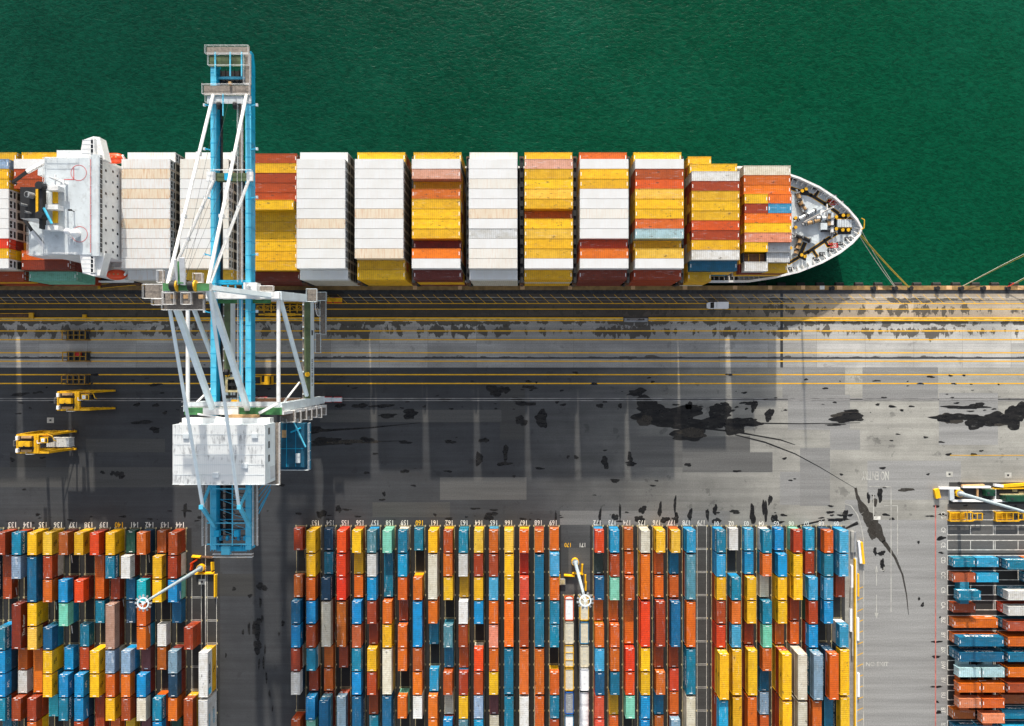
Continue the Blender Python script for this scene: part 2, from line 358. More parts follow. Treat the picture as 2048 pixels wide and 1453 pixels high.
# dark wet and oily stains
mb=MB(); sr=random.Random(11)
def blob(cx,cy,rx,ry,z=.02,n=44,rough=.42,m=0):
    ph=[sr.uniform(0,6.28) for _ in range(6)]; pts=[]
    for i in range(n):
        t=2*math.pi*i/n
        k=1+rough*(.5*math.sin(2*t+ph[0])+.34*math.sin(3*t+ph[1])+.22*math.sin(5*t+ph[2])+.15*math.sin(8*t+ph[3])+.07*math.sin(13*t+ph[4]))+sr.uniform(-.05,.05)*rough*2
        pts.append((xx(cx+rx*k*math.cos(t)),yy(cy+ry*k*math.sin(t))))
    mb.poly(pts,z,m)
def streak(pts,w,z=.021,m=0):
    for (a,b_,w0),(c_,d,w1) in zip([(p[0],p[1],w[i]) for i,p in enumerate(pts)],[(p[0],p[1],w[i]) for i,p in enumerate(pts)][1:]):
        kk=max(1,int(math.hypot(c_-a,d-b_)/5)) if max(w0,w1)>4 else 1
        if kk>1:
            prev=(a,b_,w0)
            for j in range(1,kk+1):
                t=j/kk; nxt=(a+(c_-a)*t,b_+(d-b_)*t,(w0+(w1-w0)*t)*(sr.uniform(.78,1.2) if j<kk else 1))
                streak([prev[:2],nxt[:2]],[min(4,prev[2]) if False else prev[2],nxt[2]],z,m) if math.hypot(nxt[0]-prev[0],nxt[1]-prev[1])<9.9 else None
                prev=nxt
            continue
        l=math.hypot(c_-a,d-b_); nx,ny=-(d-b_)/l,(c_-a)/l
        mb.poly([(xx(a+nx*w0/2),yy(b_+ny*w0/2)),(xx(a-nx*w0/2),yy(b_-ny*w0/2)),(xx(c_-nx*w1/2),yy(d-ny*w1/2)),(xx(c_+nx*w1/2),yy(d+ny*w1/2))],z,m)
zi=[0]
def zz(): zi[0]=(zi[0]+1)%24; return .0185+.0004*zi[0]
for b_ in [(1335,832,62,20),(1300,815,28,20),(1398,850,48,17),(1440,830,26,18),(1470,852,30,14),(1370,872,30,11),(1490,845,28,10),(1538,830,9,12),(1283,808,10,9),(1437,818,16,9),
 (1920,835,45,8),(1890,836,14,10),(1960,845,28,14),(2000,838,30,13),(2030,832,24,24),(1930,815,40,4),(1955,811,13,6),(1697,836,30,10),(1703,822,18,2),(1670,850,20,2),
 (1083,838,14,15),(1042,842,12,9),(1050,808,18,5),(1035,800,14,4),(990,782,15,12),(1010,780,9,8),(958,918,9,11),(1011,906,6,15),(1008,928,14,4),(820,828,16,9),(775,832,20,4),(720,812,14,5),(770,812,15,4),(810,885,14,3),
 (900,884,10,4),(968,881,9,5),(735,880,14,5),(665,880,14,5),(680,812,10,4),(1060,775,14,4),(1275,785,16,8),(1210,925,7,12),(1230,962,7,5),(1260,915,5,10),(1262,928,12,4),(1376,930,6,4),(1152,915,4,4),(1136,914,3,3),
 (1378,812,6,9),(1450,808,9,3),(1500,807,14,3),(1508,812,6,12),(1200,812,6,5),(1240,812,5,4),(810,943,8,4),(733,946,5,3),(896,943,8,2.5),(1028,953,4,2),(620,860,24,8),(640,882,16,6),(560,970,8,4),(890,800,14,3),
 (1765,1130,5,11),(1760,990,6,12),(1737,996,3,11),(1750,1103,4,7),(1763,1107,7,5),(1873,1284,10,2.4),(1872,1314,10,2.4),(1873,1374,10,2.4),(1874,1404,4,2),(1877,1425,7,3),(1882,1077,9,4),(1882,1106,5,2),(1880,1235,2,2),
 (1837,1085,2,4),(1845,1210,3,5),(1838,1198,2,4),(1660,1025,7,3),(1690,1030,6,9),(1675,1040,24,3),(1550,1040,8,10),(1530,1020,5,22),(1540,1000,4,10),(1505,1030,6,18),(1470,1024,10,4),(1430,1020,5,9),(1433,1042,8,6),(1415,1030,3,14),(1380,1030,5,11),(1350,1010,3,16),(1352,1038,6,10),
 (1320,1020,4,14),(1330,1040,9,6),(1285,1020,8,7),(1280,1040,9,9),(1240,1025,2,20),(1230,1035,6,8),(1200,1032,3,14),(978,1035,8,8),(985,1028,10,4),(640,1030,6,8),(370,1020,4,12),(1112,1040,2,18),(645,1028,10,6),(677,1018,5,8),(768,988,4,4),(870,1030,3,3),
 (512,1260,8,17),(516,1252,6,14),(515,1294,9,12),(498,1257,3,10),(523,1174,10,8),(521,1205,3,8),(524,1238,3,7),(566,1247,4,5),(558,1268,2.5,3),(468,1178,3,5),(527,1326,2.5,11),(518,1328,2,10),(533,1355,2,10),(539,1388,2,7),(545,1418,1.5,6),(452,1311,2,4),(530,1300,2,8),(486,1265,2,6),(500,1192,4,4),
 (310,770,13,3),(35,790,14,3),(80,785,8,2),(48,788,10,2.5),(190,750,10,2),(285,845,20,4),(310,860,10,6),(225,947,5,4),(205,945,5,3),(240,950,9,8),(85,916,6,2),(25,920,5,4),(330,826,4,4),(312,811,6,4),(274,810,6,4)]:
    blob(*b_,z=zz())
for _ in range(230):
    cx=sr.uniform(0,2048); cy=sr.choice([sr.gauss(812,6),sr.gauss(770,14),sr.uniform(860,1040),sr.gauss(1035,8)]); s_=sr.uniform(.8,3.5)
    blob(cx,cy,s_*sr.uniform(1,3),s_*.7,z=zz(),n=16)
streak([(1300,846),(1470,864),(1560,880),(1590,890)],[4,3,2.5,1]); streak([(1470,870),(1530,885),(1590,908),(1640,935),(1712,978)],[2,3,2,1.4,.6])
streak([(1766,1082),(1790,1115),(1805,1150),(1813,1190),(1817,1230)],[9,5,3.5,2.5,1],.0209,1); streak([(1711,976),(1714,992),(1720,1006),(1729,1024),(1742,1042),(1756,1066),(1768,1084)],[5,6,10,18,25,21,8],.0209,1)
streak([(1716,1046),(1690,1058),(1672,1064)],[7,4,7],.0225); streak([(1650,1040),(1600,1052),(1570,1062)],[3,4,4]); streak([(640,862),(740,856),(840,846)],[5,3,1]); streak([(600,892),(700,886),(800,882)],[6,3,1])
streak([(1400,845),(1600,848),(1720,846)],[3,2,1],.0227)
for q_ in ((1744,1062,9,16),(1812,980,16,3.5),(1750,1005,4,10),(1385,866,30,9),(1690,832,26,9),(1900,838,22,11),(1995,842,28,12),(700,884,60,4),(1290,842,16,10)): blob(*q_,z=.0205+.0002*(q_[0]%9),m=1,rough=.3)
tag(mb.build('wet_stains_ground',[M['wet'],M['damp']]),kind='structure')
# painted lines on the quay
mb=MB()
def hl(py,w,m,x0=-600,x1=600,z=.014): mb.quad(x0,x1,yy(py)-w/2,yy(py)+w/2,z,m)
for py in (662.3,679.9,706,722.9,749.8,767.4): hl(py,.31,0)
hl(607.6,.2,0); hl(618.8,.22,0); hl(595.2,.10,1); 
d=MB()
x=-10
for k in range(96):
    a=xx(0)+k*2.98-4; mb.poly([(a,yy(589.5)),(a+.16,yy(589.5)),(a+2.9,yy(607)),(a+2.74,yy(607))],.0165,0)
for px,wd in ((1606,8),(1644,9.5),(1679,11),(1760,9),(1898,11),(1974,11),(2041,12),(1540,8),(1470,9),(1370,9),(1266,8),(1140,8),(1045,9),(920,8),(830,8)):
    mb.quad(xx(px-wd/2),xx(px+wd/2),yy(579.6),QE,.105,1 if px==1644 else 2)
tag(mb.build('road_markings',[M['liney'],M['linew'],M['copep']]),kind='structure')
# crane rails (waterside pair of thin lines, landside pair)
mb=MB()
for py in (601.0,): mb.box(-600,600,yy(py)-.06,yy(py)+.06,.0,.05,0)
for py in (797.3,801.6): mb.box(-600,600,yy(py)-.10,yy(py)+.10,.0,.04,0)
tag(mb.build('crane_rail_road',M['railtop']),kind='structure')
# raised cable trough
def trough(x0,x1,label):
    mb=MB(); a=yy(639)
    mb.box(x0,x1,a+.18,a+.5,0,.30,0); mb.box(x0,x1,a-.5,a-.18,0,.30,0); mb.box(x0,x1,a-.18,a+.18,0,.24,1)
    tag(mb.build('cable_trough',[M['yellowp'],M['linec']]),label,'cable trough','yellow cable trough sections')
trough(-600,xx(1246),'long yellow edged cable trough on the quay running under the crane')
trough(xx(1297),600,'yellow edged cable trough on the quay east of its grey gap')
mb=MB(); a=yy(642); mb.box(xx(1248),xx(1295),a-.35,a+.1,0,.25,0); mb.box(xx(1249),xx(1254),a+.1,a+.7,0,.35,0); mb.box(xx(1289),xx(1294),a+.1,a+.7,0,.35,0)
tag(mb.build('cable_turnover_pit',M['grey']),'grey steel turnover channel bridging the gap in the yellow trough','cable channel')
# container slots
LANES={}
for n in range(132,147): LANES[str(n)]=(27.3+30.5*(n-133),1056.5)
for n in range(152,170): LANES[str(n)]=(632.3+29.72*(n-153),1052.0)
LANES['170']=(1137.5,1052.0); LANES['171']=(1167.5,1052.0)
for n in range(172,180): LANES[str(n)]=(1195.7+29.7*(n-172),1052.0)
for i in range(9): LANES['0%d'%(i+1)]=(1432.5+29.99*i,1052.0)
ROW=46.2
mb=MB()
for k,(cx,y0) in LANES.items():
    if k in('170','171'): r0=3
    elif k in('145','146'): r0=2
    else: r0=0
    bright = 1 if k in ('179','145','146') else 0
    for sx in (-9.4,9.4): mb.quad(xx(cx+sx)-.055,xx(cx+sx)+.055,yy(y0+ROW*11),yy(y0+ROW*r0),.0300,bright)
    for r in range(r0,12):
        yb=yy(y0+ROW*r)
        for dy in ((0,) if r==r0 else (-.18,.18)): mb.quad(xx(cx-9.0),xx(cx+9.0),yb+dy-.05,yb+dy+.05,.0306,bright)
        for sx in (-10.6,10.6): mb.quad(xx(cx+sx)-.16,xx(cx+sx)+.16,yb-.25,yb+.25,.0312,0)
RB=['CG','CF','CE','CD','CC','CB','CA','BZ','BY','BX','BW','BV','BU','BT','BS']
RBY={r:1120.7+30.0*(i-3) for i,r in enumerate(RB)}
for i,r in enumerate(RB):
    y0=RBY[r]; 
    for dy in (-9.4,9.4): mb.quad(xx(1895),xx(2090),yy(y0+dy)-.10,yy(y0+dy)+.10,.0300,1)
    for px in (1895,1941,1986.5,1990,2036,2082): mb.quad(xx(px)-.09,xx(px)+.09,yy(y0+9.2),yy(y0-9.2),.0306,1)
tag(mb.build('slot_line_markings',[M['linec'],M['linew']]),kind='structure')
mb=MB()
def gtext(s,px,py,size,rot,m,sx=1.0):
    text_on(mb,s,size,Matrix.Translation((xx(px),yy(py),.032))@Matrix.Rotation(R(rot),4,'Z'),m,sx)
for n in range(133,145): gtext(str(n),LANES[str(n)][0]-2,1049.5,2.15,180,1 if n==140 else 0,.8)
for n in range(153,170): gtext(str(n),LANES[str(n)][0]-1,1045.5,2.05,180,1 if n==160 else 0,.76)
for n in range(172,180): gtext(str(n),LANES[str(n)][0]-1,1045.5,2.05,180,0,.76)
gtext('170',1136,1090,1.7,180,1,.8); gtext('171',1165,1090,1.7,180,0,.8)
for i in range(9): gtext('0%d'%(i+1),LANES['0%d'%(i+1)][0],1047,1.8,180,0,.85)
for r in RB: gtext(r,1886,RBY[r],1.7,-90,0,.8)
gtext('NO ENTRY',1751,951,3.5,180,3,.44); gtext('NO EXIT',1754,1329,1.7,0,3,.95)
def ln(x0,y0,x1,y1,w=.2,m=3): 
    a=Vector((xx(x0),yy(y0))); b=Vector((xx(x1),yy(y1))); n=Vector((-(b-a).y,(b-a).x)).normalized()*w/2
    mb.poly([tuple(a+n),tuple(a-n),tuple(b-n),tuple(b+n)],.034,m)
ln(1753,1140,1753,1172); ln(1753,1190,1753,1228); mb.poly([(xx(1750),yy(1145)),(xx(1756),yy(1145)),(xx(1753),yy(1131))],.035,3); mb.poly([(xx(1749),yy(1226)),(xx(1757),yy(1226)),(xx(1753),yy(1238))],.035,3)
ln(1760,1140,1768,1142); ln(1768,1142,1768,1134)
ln(1738,974,1782,974); ln(1782,974,1782,1225); ln(1768,1012,1795,1012); ln(1795,1012,1795,1110); ln(1747,990,1747,1035)
cur=[(1690,1008),(1702,1012),(1715,1030),(1723,1055),(1727,1080),(1727.5,1120)]
for a,b_ in zip(cur,cur[1:]): ln(*a,*b_,.25)
ln(1727.5,1120,1727,1460,.22); ln(1871,1010,1871,1460,.34,2)
for i in range(13): ln(1713,1180+i*22,1726,1174+i*22,.2,1)
mb.quad(xx(1747),xx(1761),yy(1040),yy(1033),.034,0)
for px,py in ((1899,949),(2016,951),(101,841),(404,1164)):
    mb.quad(xx(px)-.95,xx(px)+.95,yy(py)-.75,yy(py)+.75,.033,3); mb.quad(xx(px)-.3,xx(px)+.3,yy(py)-.28,yy(py)+.28,.0345,4)
ln(1900,911,2048,911,.16,1); ln(411,1060,411,1400,.22,0)
tag(mb.build('lettering_markings',[M['linew'],M['liney'],M['liner'],M['linef'],M['dark']]),kind='structure')
# ---------------------------------------------------------------- containers
PAL={'r':((174,66,16),'rust red'),'R':((184,84,46),'brick red'),'o':((222,106,22),'orange'),'O':((250,122,0),'bright orange'),'q':((184,92,8),'brown orange'),
'y':((255,196,0),'yellow'),'l':((254,202,74),'pale yellow'),'w':((236,236,234),'white'),'c':((230,224,206),'cream'),'b':((0,150,216),'bright blue'),'B':((0,98,142),'royal blue'),
't':((14,130,164),'teal blue'),'T':((92,142,158),'scuffed grey teal'),'n':((2,64,98),'navy blue'),'u':((78,168,212),'light blue'),'s':((150,178,208),'scuffed pale blue'),
'S':((138,168,190),'steel grey'),'g':((14,78,62),'dark green'),'G':((46,62,54),'blackish green'),'a':((66,200,216),'aqua'),'m':((136,216,190),'mint green'),
'k':((234,62,18),'bright red'),'p':((232,98,74),'coral red'),'V':((224,86,36),'red orange'),'x':((236,152,124),'salmon'),'d':((126,42,24),'maroon'),'v':((118,64,66),'plum'),
'e':((206,166,148),'beige pink'),'i':((190,226,234),'ice blue'),'N':((0,114,152),'deep blue'),'Z':((206,208,209),'light grey'),'C':((236,206,168),'rust stained cream'),'X':((226,176,154),'faded pink')}
ALB=.80
def hue(c,j=0.0):
    a=PAL[c][0]; k=ALB*(1+j)
    return tuple(min(.86,lin(v)*k) for v in a)
def wear_of(c): return {'s':1.0,'T':.8,'u':.5,'i':.7,'X':.6,'t':.42,'S':.4,'a':.25,'x':.4,'R':.25,'c':.2,'r':.2,'q':.3,'o':.22,'C':.8}.get(c,.14)+rnd.uniform(-.08,.14)
CT={}
def ctype(kind,L,H):
    k=(kind,L,H)
    if k in CT: return CT[k]
    m=MB(); W=2.438
    if kind=='box':
        e=.05
        m.box(-L/2+.04,L/2-.06,-W/2+e,W/2-e,.12,H-.05,0)                 # corrugated skin, set in from the frame
        for sx in (-1,1):
            for sy in (-1,1):
                m.cbox(sx*(L/2-.09),sy*(W/2-.08),.0,.18,.16,H,0)            # corner posts with castings
                m.cbox(sx*(L/2-.089),sy*(W/2-.081),H-.11,.186,.17,.125,1)
        for sy in (-1,1):
            m.box(-L/2+.18,L/2-.18,sy*(W/2-.05)-.05,sy*(W/2-.05)+.05,H-.14,H-.012,0)
            m.box(-L/2+.18,L/2-.18,sy*(W/2-.05)-.05,sy*(W/2-.05)+.05,.02,.20,0)
        for sx in (-1,1):
            m.box(sx*(L/2-.12)-.1,sx*(L/2-.12)+.1,-W/2+.16,W/2-.16,H-.13,H-.02,0)
            m.box(sx*(L/2-.30)-.09,sx*(L/2-.30)+.09,-.45,.45,H-.05,H-.035,2)       # white code plate on the roof
        for y in (-.85,-.4,.4,.85): m.tube((L/2-.03,y,.2),(L/2-.03,y,H-.2),.028,3,5)   # door lock bars
        m.box(L/2-.06,L/2-.045,.45,1.05,H-.75,H-.35,2); m.box(L/2-.06,L/2-.045,-.9,-.1,H-.6,H-.42,2)
        mats=[M['paint'],M['paint'],M['whiteclean'],M['grey']]
    else:                                                               # insulated box with a cooling unit in its end wall
        m.box(-L/2,L/2,-W/2+.012,W/2-.012,.02,H-.012,0)
        for sx in (-1,1):
            for sy in (-1,1): m.cbox(sx*(L/2-.09),sy*(W/2-.085),H-.13,.19,.18,.135,1); m.cbox(sx*(L/2-.09),sy*(W/2-.085),0,.19,.18,.12,1)
        for sx in (-1,1): m.cbox(sx*(L/2-.5),0,H-.016,.07,.5,.012,1)
        m.box(L/2,L/2+.02,-.95,.95,.25,H-.3,2); m.box(L/2+.02,L/2+.06,-.8,-.1,H-1.25,H-.45,3); m.box(L/2+.02,L/2+.06,.1,.8,H-1.25,H-.45,3); m.box(L/2+.02,L/2+.05,-.8,.8,.35,1.0,3)
        mats=[M['smooth'],M['lgrey'],M['lgrey'],M['black']]
    CT[k]=m.mesh(kind+'_container_shell',mats); return CT[k]
def letter_mesh(s,size,m_,key,L,logo=None):
    k=('txt',s,size,key,logo)
    if k not in CT:
        mb=MB(); text_on(mb,s,size,Matrix.Rotation(R(90),4,'X'),0)
        if logo=='msc':
            mb=MB(); text_on(mb,'m',1.15,Matrix.Translation((-.25,0,.28))@Matrix.Rotation(R(90),4,'X'),0,1.25); text_on(mb,'sc',1.15,Matrix.Translation((.2,0,-.42))@Matrix.Rotation(R(90),4,'X'),0,1.15)
        if logo=='stripe': mb.add([(-L/2+.4,0,-.95),(-L/2+2.6,0,-.55),(-L/2+2.6,0,-.25),(-L/2+.4,0,-.65)],[(0,1,2,3)],0)
        if logo=='round':
            n=24; a=[(.85*math.cos(6.283*i/n),0,.85*math.sin(6.283*i/n)) for i in range(n)]; b=[(.68*math.cos(6.283*i/n),0,.68*math.sin(6.283*i/n)) for i in range(n)]
            mb=MB(); mb.add(a+b,[(i,(i+1)%n,(i+1)%n+n,i+n) for i in range(n)],0); text_on(mb,'A',.9,Matrix.Rotation(R(90),4,'X'),0)
        CT[k]=mb.mesh('lettering',[m_,M['cyan']])
    return CT[k]
def star(o,L,z):
    m=MB(); m.box(-.85,.85,-.004,.004,-.85,.85,0); e=m.build('star_emblem',M['cyan'],o,loc=(-L*.5+1.3,-1.235,z))
def add_letters(o,c,L,H,side,force=None):
    z=H*.5
    s=None
    if force: s=force
    elif c in 'yl' : s=('MSC',1.0,'msc','msc',None)
    elif c in 'tn' and rnd.random()<.7: s=('CMA CGM',1.25 if L<8 else 1.7,'lett',None,None)
    elif c in 'bu' and rnd.random()<.75: s=rnd.choice([('APL',1.2,'lett',None,None),('',.9,'lett','stripe',None),('A',.9,'cyan','round',None)])
    elif c in 'rRoqd' and rnd.random()<.4: s=('',.6,'lett','stripe',None)
    elif c=='m' and rnd.random()<.6: s=('',.6,'lett','stripe',None)
    if not s: return
    me=letter_mesh(s[0],s[1],M[s[2]],s[2],L,s[3])
    ob=bpy.data.objects.new('lettering',me); C.objects.link(ob); ob.parent=o
    if s[3]=='star': star(o,L,z)
    y=-(2.438/2+.012) if side<0 else 2.438/2+.012
    ob.location=(0,y,z)
    if side>0: ob.rotation_euler.z=math.pi
def put(kind,L,H,c,x,y,z,rot,label,group,col=None,wear=None):
    nm={'box':{6.06:'short_container',12.19:'long_container',13.72:'long_container'},'reefer':{12.19:'refrigerated_container',6.06:'refrigerated_container'}}[kind][L]
    o=bpy.data.objects.new(nm,ctype(kind,L,H)); C.objects.link(o)
    o.location=(x,y,z); o.rotation_euler.z=rot
    a=col or hue(c,rnd.uniform(-.08,.08)); o.color=(*a,max(0,min(1,wear_of(c) if wear is None else wear)))
    tag(o,label,'container',group); return o
ORD=['first','second','third','fourth','fifth','sixth','seventh','eighth','ninth','tenth','eleventh','twelfth','thirteenth']
LN={'132':'the lane before lane-133','145':'the lane just past lane-144','146':'the outermost lane past lane-144','152':'the unnumbered lane beside lane-153'}
YARD={
'132':"0:t 1L:n",
'133':"0:rr 1L:r 4:bt 5:nb 6:nb 7:rt 8:t",
'134':"0:rt 1:ns 3L:dd 5:q 6:w 7:rr",
'135':"0:yy 1L:nB 3:yy 4:dl 5L:O 7:rr 8:yo",
'136':"0:yl 1:cR 2:do 4:tB 5:yy 6:ty 7:a",
'137':"0:dq 2:db 3:tm 5:b 6:nb 7:nt",
'138':"0:yy 2:dk 4:t 5:R 6:nb 7:nb 8:nr",
'139':"0:dk 1L:q 3:t 5:yy 6:yy 7L:r",
'140':"0:yy 1:yt 2:r 3L:de 5:cs 6:co 7:yy 8:q",
'141':"0:g 1:dw 2:n 3:n 5:bs 6:no 7:dR 8:y",
'142':"0:no 2:da 3:no 4:to 5:v 6:db 7:nc 8:v",
'143':"0:q 1:ny 2:qy 4:w 5:q 7:ot 8:rb",
'144':"0:rr 1:cr 2:mb 3:B 5:dS 6:dn 7:qo 8:g",
'145':"4:rr 7L:yR",
'146':"5Lh:yw 7Lh:ww",
'152':"0:r 2:q 3:nB 4:nb 5:cr 6:nw 8:rr",
'153':"0:yy 1:yy 2:do 3:nb 4:dr 5:ct 6:r 7h:nb 8:nm",
'154':"0:n 1:t 2:nn 3L:rc 5:q 6:o 7L:rTB",
'155':"0:kp 1:pk 2:pk 3L:dq 5:r 7L:rS",
'156':"0:oy 1:y 2:O 3:nb 4:dR 5:nt 6:nb 7L:nB",
'157':"0:bT 1:nw 2:nb 3:dr 4:d 5:yy 6:yr 7:r 8:t",
'158':"0:mm 1L:t 3:do 4:yy 5L:yc 7L:nB",
'159':"0:ct 1:nu 2:ro 3:d 4:no 5:ro 7:mo",
'160':"0:t 2:yo 3L:db 5:dq 6:dO 7:cw",
'161':"0:yy 1L:cc 3:oo 4:t 6:u 7:nO 8:oO",
'162':"0:yR 1:ro 2:yl 4:tT 5:n 6:oR 7:c 8:rb",
'163':"0:tt 1:ww 2:y 3:ww 4:yr 5:q 6:br 7:yy 8:tT",
'164':"0:yl 1:yr 2:yy 3:nb 5:ck 6:rR 7:bs 8:tu",
'165':"0:uo 1:rr 2:bu 3:ro 4:rx 5:ro 6:yy 7:v 8:c",
'166':"0:yl 1:yy 2:yy 3L:oO 5L:nN 7L:nt",
'167':"0:yo 1:k 2:kp 3L:rr 5L:ro 7L:ww",
'168':"0:ro 1L:nN 3L:nN 5L:ro 7L:wo",
'169':"0:O 1:bu 2:ro 3:tt 4:nt 6:yo 7:tt 8:rr",
'172':"0:bp 1:G 2:dB 3:q 4:yo 5:su 6:oB 7:kp 8:kp",
'173':"0:bu 1:rR 2:qm 3:q 4:ro 5:ro 6:nN 7:y 8:o",
'174':"0:q 1:o 2:rR 3L:q 5:kp 6:kp 7:mm",
'175':"0:cc 1L:yo 3L:kk 5:yy 6:yy 7:nb 8:nb",
'176':"0:yl 1:q 2:o 3L:nr 5:d 6:do 7:N 8:q",
'177':"0:ol 1:N 2:o 3L:rB 5:d 6:k 7:o 8:dS",
'178':"0:bu 1L:rT 3L:So 5L:tt 7L:cc",
'01':"0:bt 1:bu 2:ry 3:rr 4:kk 5Lh:kyy 7L:rru",
'02':"0:w 2:bt 3:ro 4:du 5Lh:yl 7Lh:yy",
'03':"0:u 1:b 2:ry 3:ry 4:d 5Lh:ry 7Lh:ro",
'04':"0:wt 1:to 2:c 3:nt 4:rm 5:no 6:n 7:s 8:o",
'05':"0:b 1:Bb 2:yy 3:yy 4:q 5Lh:yry 7Lh:rry",
'06':"0:mr 1:yy 2:yy 3:d 4:o 5Lh:ccc 7Lh:ccc",
'07':"0:u 1:r 2:su 3:gr 4:rb 5Lh:rtS 7L:rro",
'08':"0:no 1:bt 2:du 3:nb 5Lh:nno 7L:nN",
'09':"0:bu 1:bu 2:d 4:wu 5Lh:nl 7Lh:nl"}
def parse(s):
    out=[]
    for tk in s.split():
        a,cols=tk.split(':'); r=int(''.join(ch for ch in a if ch.isdigit())); out.append((r,'L' in a,'h' in a,cols))
    return out
LOWQ=[]                                      # lower boxes of short stacks, kept for ranking
UP={'q':'o','d':'r','n':'N','g':'g','G':'G','v':'v'}
for lane,spec in YARD.items():
    cx,y0=LANES[lane]; st=parse(spec); prev=0; prev_end=0
    X=xx(cx); LNAME=LN.get(lane,'lane-'+lane)
    side=-1 if cx<NX else 1
    for r,isL,hc,cols in st:
        if prev_end!=r: prev=0
        L=12.19 if isL else 6.06; H=2.9 if hc else 2.6
        k=len(cols); Y=yy(y0+ROW*(r+(1 if isL else .5)))
        if k==1 and prev>=2 and cols in UP: cols=UP[cols]
        for i,c in enumerate(cols):
            top=i==k-1; z=.03+i*(H+.01)
            size='long' if isL else 'short'
            slot=ORD[r] if not isL else '%s-%s'%(ORD[r],ORD[r+1])
            wd=PAL[c][1]
            if k==1: lb='%s %s container grounded in %s, %s slot%s from the quay'%(wd,size,LNAME,slot,'s' if isL else '')
            elif top: lb='%s %s container topping %s, %s slot%s from the quay'%(wd,size,LNAME,slot,'s' if isL else '')
            else: lb='%s %s container %s in %s, %s slot%s from the quay'%(wd,size,'underneath' if i==0 else 'sandwiched midway',LNAME,slot,'s' if isL else '')
            jx=rnd.uniform(-.06,.06); jy=rnd.uniform(-.06,.06)
            if top or isL:
                o=put('box',L,H,c,X+jx,Y+jy,z,math.pi/2,lb,'yard containers in lane '+lane if not lane.startswith('0') else 'yard containers in lane '+lane)
                if abs(X)>28:
                    f=None
                    if lane=='146' and r==5 and top: f=('MAERSK',1.55,'msc','star',None)
                    if lane=='146' and r==7: f=('MAERSK',1.1,'cyan','',None)
                    if lane=='134' and r==3 and top: f=('The Factor',1.3,'lett','',None)
                    add_letters(o,c,L,H,side,f)
            else: LOWQ.append((abs(X),c,X+jx,Y+jy,z,H,lb,lane,side))
        prev=k; prev_end=r+(2 if isL else 1)
# right-hand block: rows run east-west, doors face the aisle
RBD={'CD':"0:t 1:u 2:nt 3:o",'CC':"0:R 1:u 3:tc",'CB':"0:tt 2L:tw",'CA':"0:r 2L:kw",'BZ':"0L:o 2L:tR",'BY':"0L:oN 2L:oo",'BX':"0L:NB 2L:NN",'BW':"0:ii 1:ii 2L:ro",
'BV':"0:oo 1:oo 2L:or",'BU':"0:ox 1:oo 2L:q",'BT':"0:q 1:ox 2L:t",'BS':"0L:N 2L:tu"}
SLX=[1895,1941,1990,2036]
for row,spec in RBD.items():
    Y=yy(RBY[row])
    for r,isL,hc,cols in parse(spec):
        L=12.19 if isL else 6.06; X=xx(SLX[r])+(6.4 if isL else 3.2); k=len(cols)
        for i,c in enumerate(cols):
            wd=PAL[c][1]; size='long' if isL else 'short'; top=i==k-1
            pl=['at the aisle end','second from the aisle','behind the first two slots','at the far end'][r]
            lb='%s %s container %sin row %s, %s'%(wd,size,'on the ground ' if k==1 else ('topping a stack ' if top else 'under another '),row,pl)
            jx=rnd.uniform(-.05,.05)
            if top or isL:
                o=put('box',L,2.6,c,X+jx,Y,.03+i*2.61,math.pi,lb,'containers in the lettered rows')
                if r==0 or c in 'tNB': add_letters(o,'t' if c in 'NB' else c,L,2.6,-1)
            else: LOWQ.append((150+X,c,X+jx,Y,.03+i*2.61,2.6,lb,row,0))
# the lower short boxes: the ones that show most are single objects, the rest are one mass
n_short=sum(1 for o in C.objects if o.name.startswith('short_container'))
LOWQ.sort(key=lambda t:-t[0]); room=max(0,300-n_short)
mass=MB()
def plain(m,L,W,H,x,y,z,rot90,c):
    m.col=hue(c,rnd.uniform(-.1,.1)); a,b=(W/2,L/2) if rot90 else (L/2,W/2); m.box(x-a,x+a,y-b,y+b,z,z+H,0)
for i,(d,c,x,y,z,H,lb,lane,side) in enumerate(LOWQ):
    if i<room:
        o=put('box',6.06,H,c,x,y,z,math.pi/2 if side else math.pi,lb,'yard containers in lane '+lane if side else 'containers in the lettered rows')
        if side and abs(x)>28: add_letters(o,c,6.06,H,side)
    else: plain(mass,6.06,2.42,H,x,y,z,True,c)
print('short',n_short,'lower',len(LOWQ),'room',room)
if mass.v:
    tag(mass.build('stacked_containers_below',M['mixpaint']),'mixed colour bottom containers standing under the top boxes of the yard stacks','containers',kind='stuff')
# ---------------------------------------------------------------- containers on the ship
ZB,ZT,TH=4.1,21.6,2.9
YC=39.2
def bayx(pl): return (pl-NX)/(FPX/(CAM_H-ZT))
BAYS=[('the sternmost bay',-80,12.19),('the bay behind the bridge',27.5,12.19),('the bay ahead of the bridge',243,12.19),('the tenth bay from the bow',360,12.19),('the ninth bay from the bow',487,12.19),
('the eighth bay from the bow',593.2,12.19),('the seventh bay from the bow',709.5,12.19),('the sixth bay from the bow',823.6,12.19),('the fifth bay from the bow',937.5,12.19),('the fourth bay from the bow',1048.9,12.19),
('the third bay from the bow',1159.8,12.19),('the second bay behind the foremost',1270.4,12.19),('the bay right behind the foremost',1383.2,12.19),('the foremost bay',1488.9,12.19)]
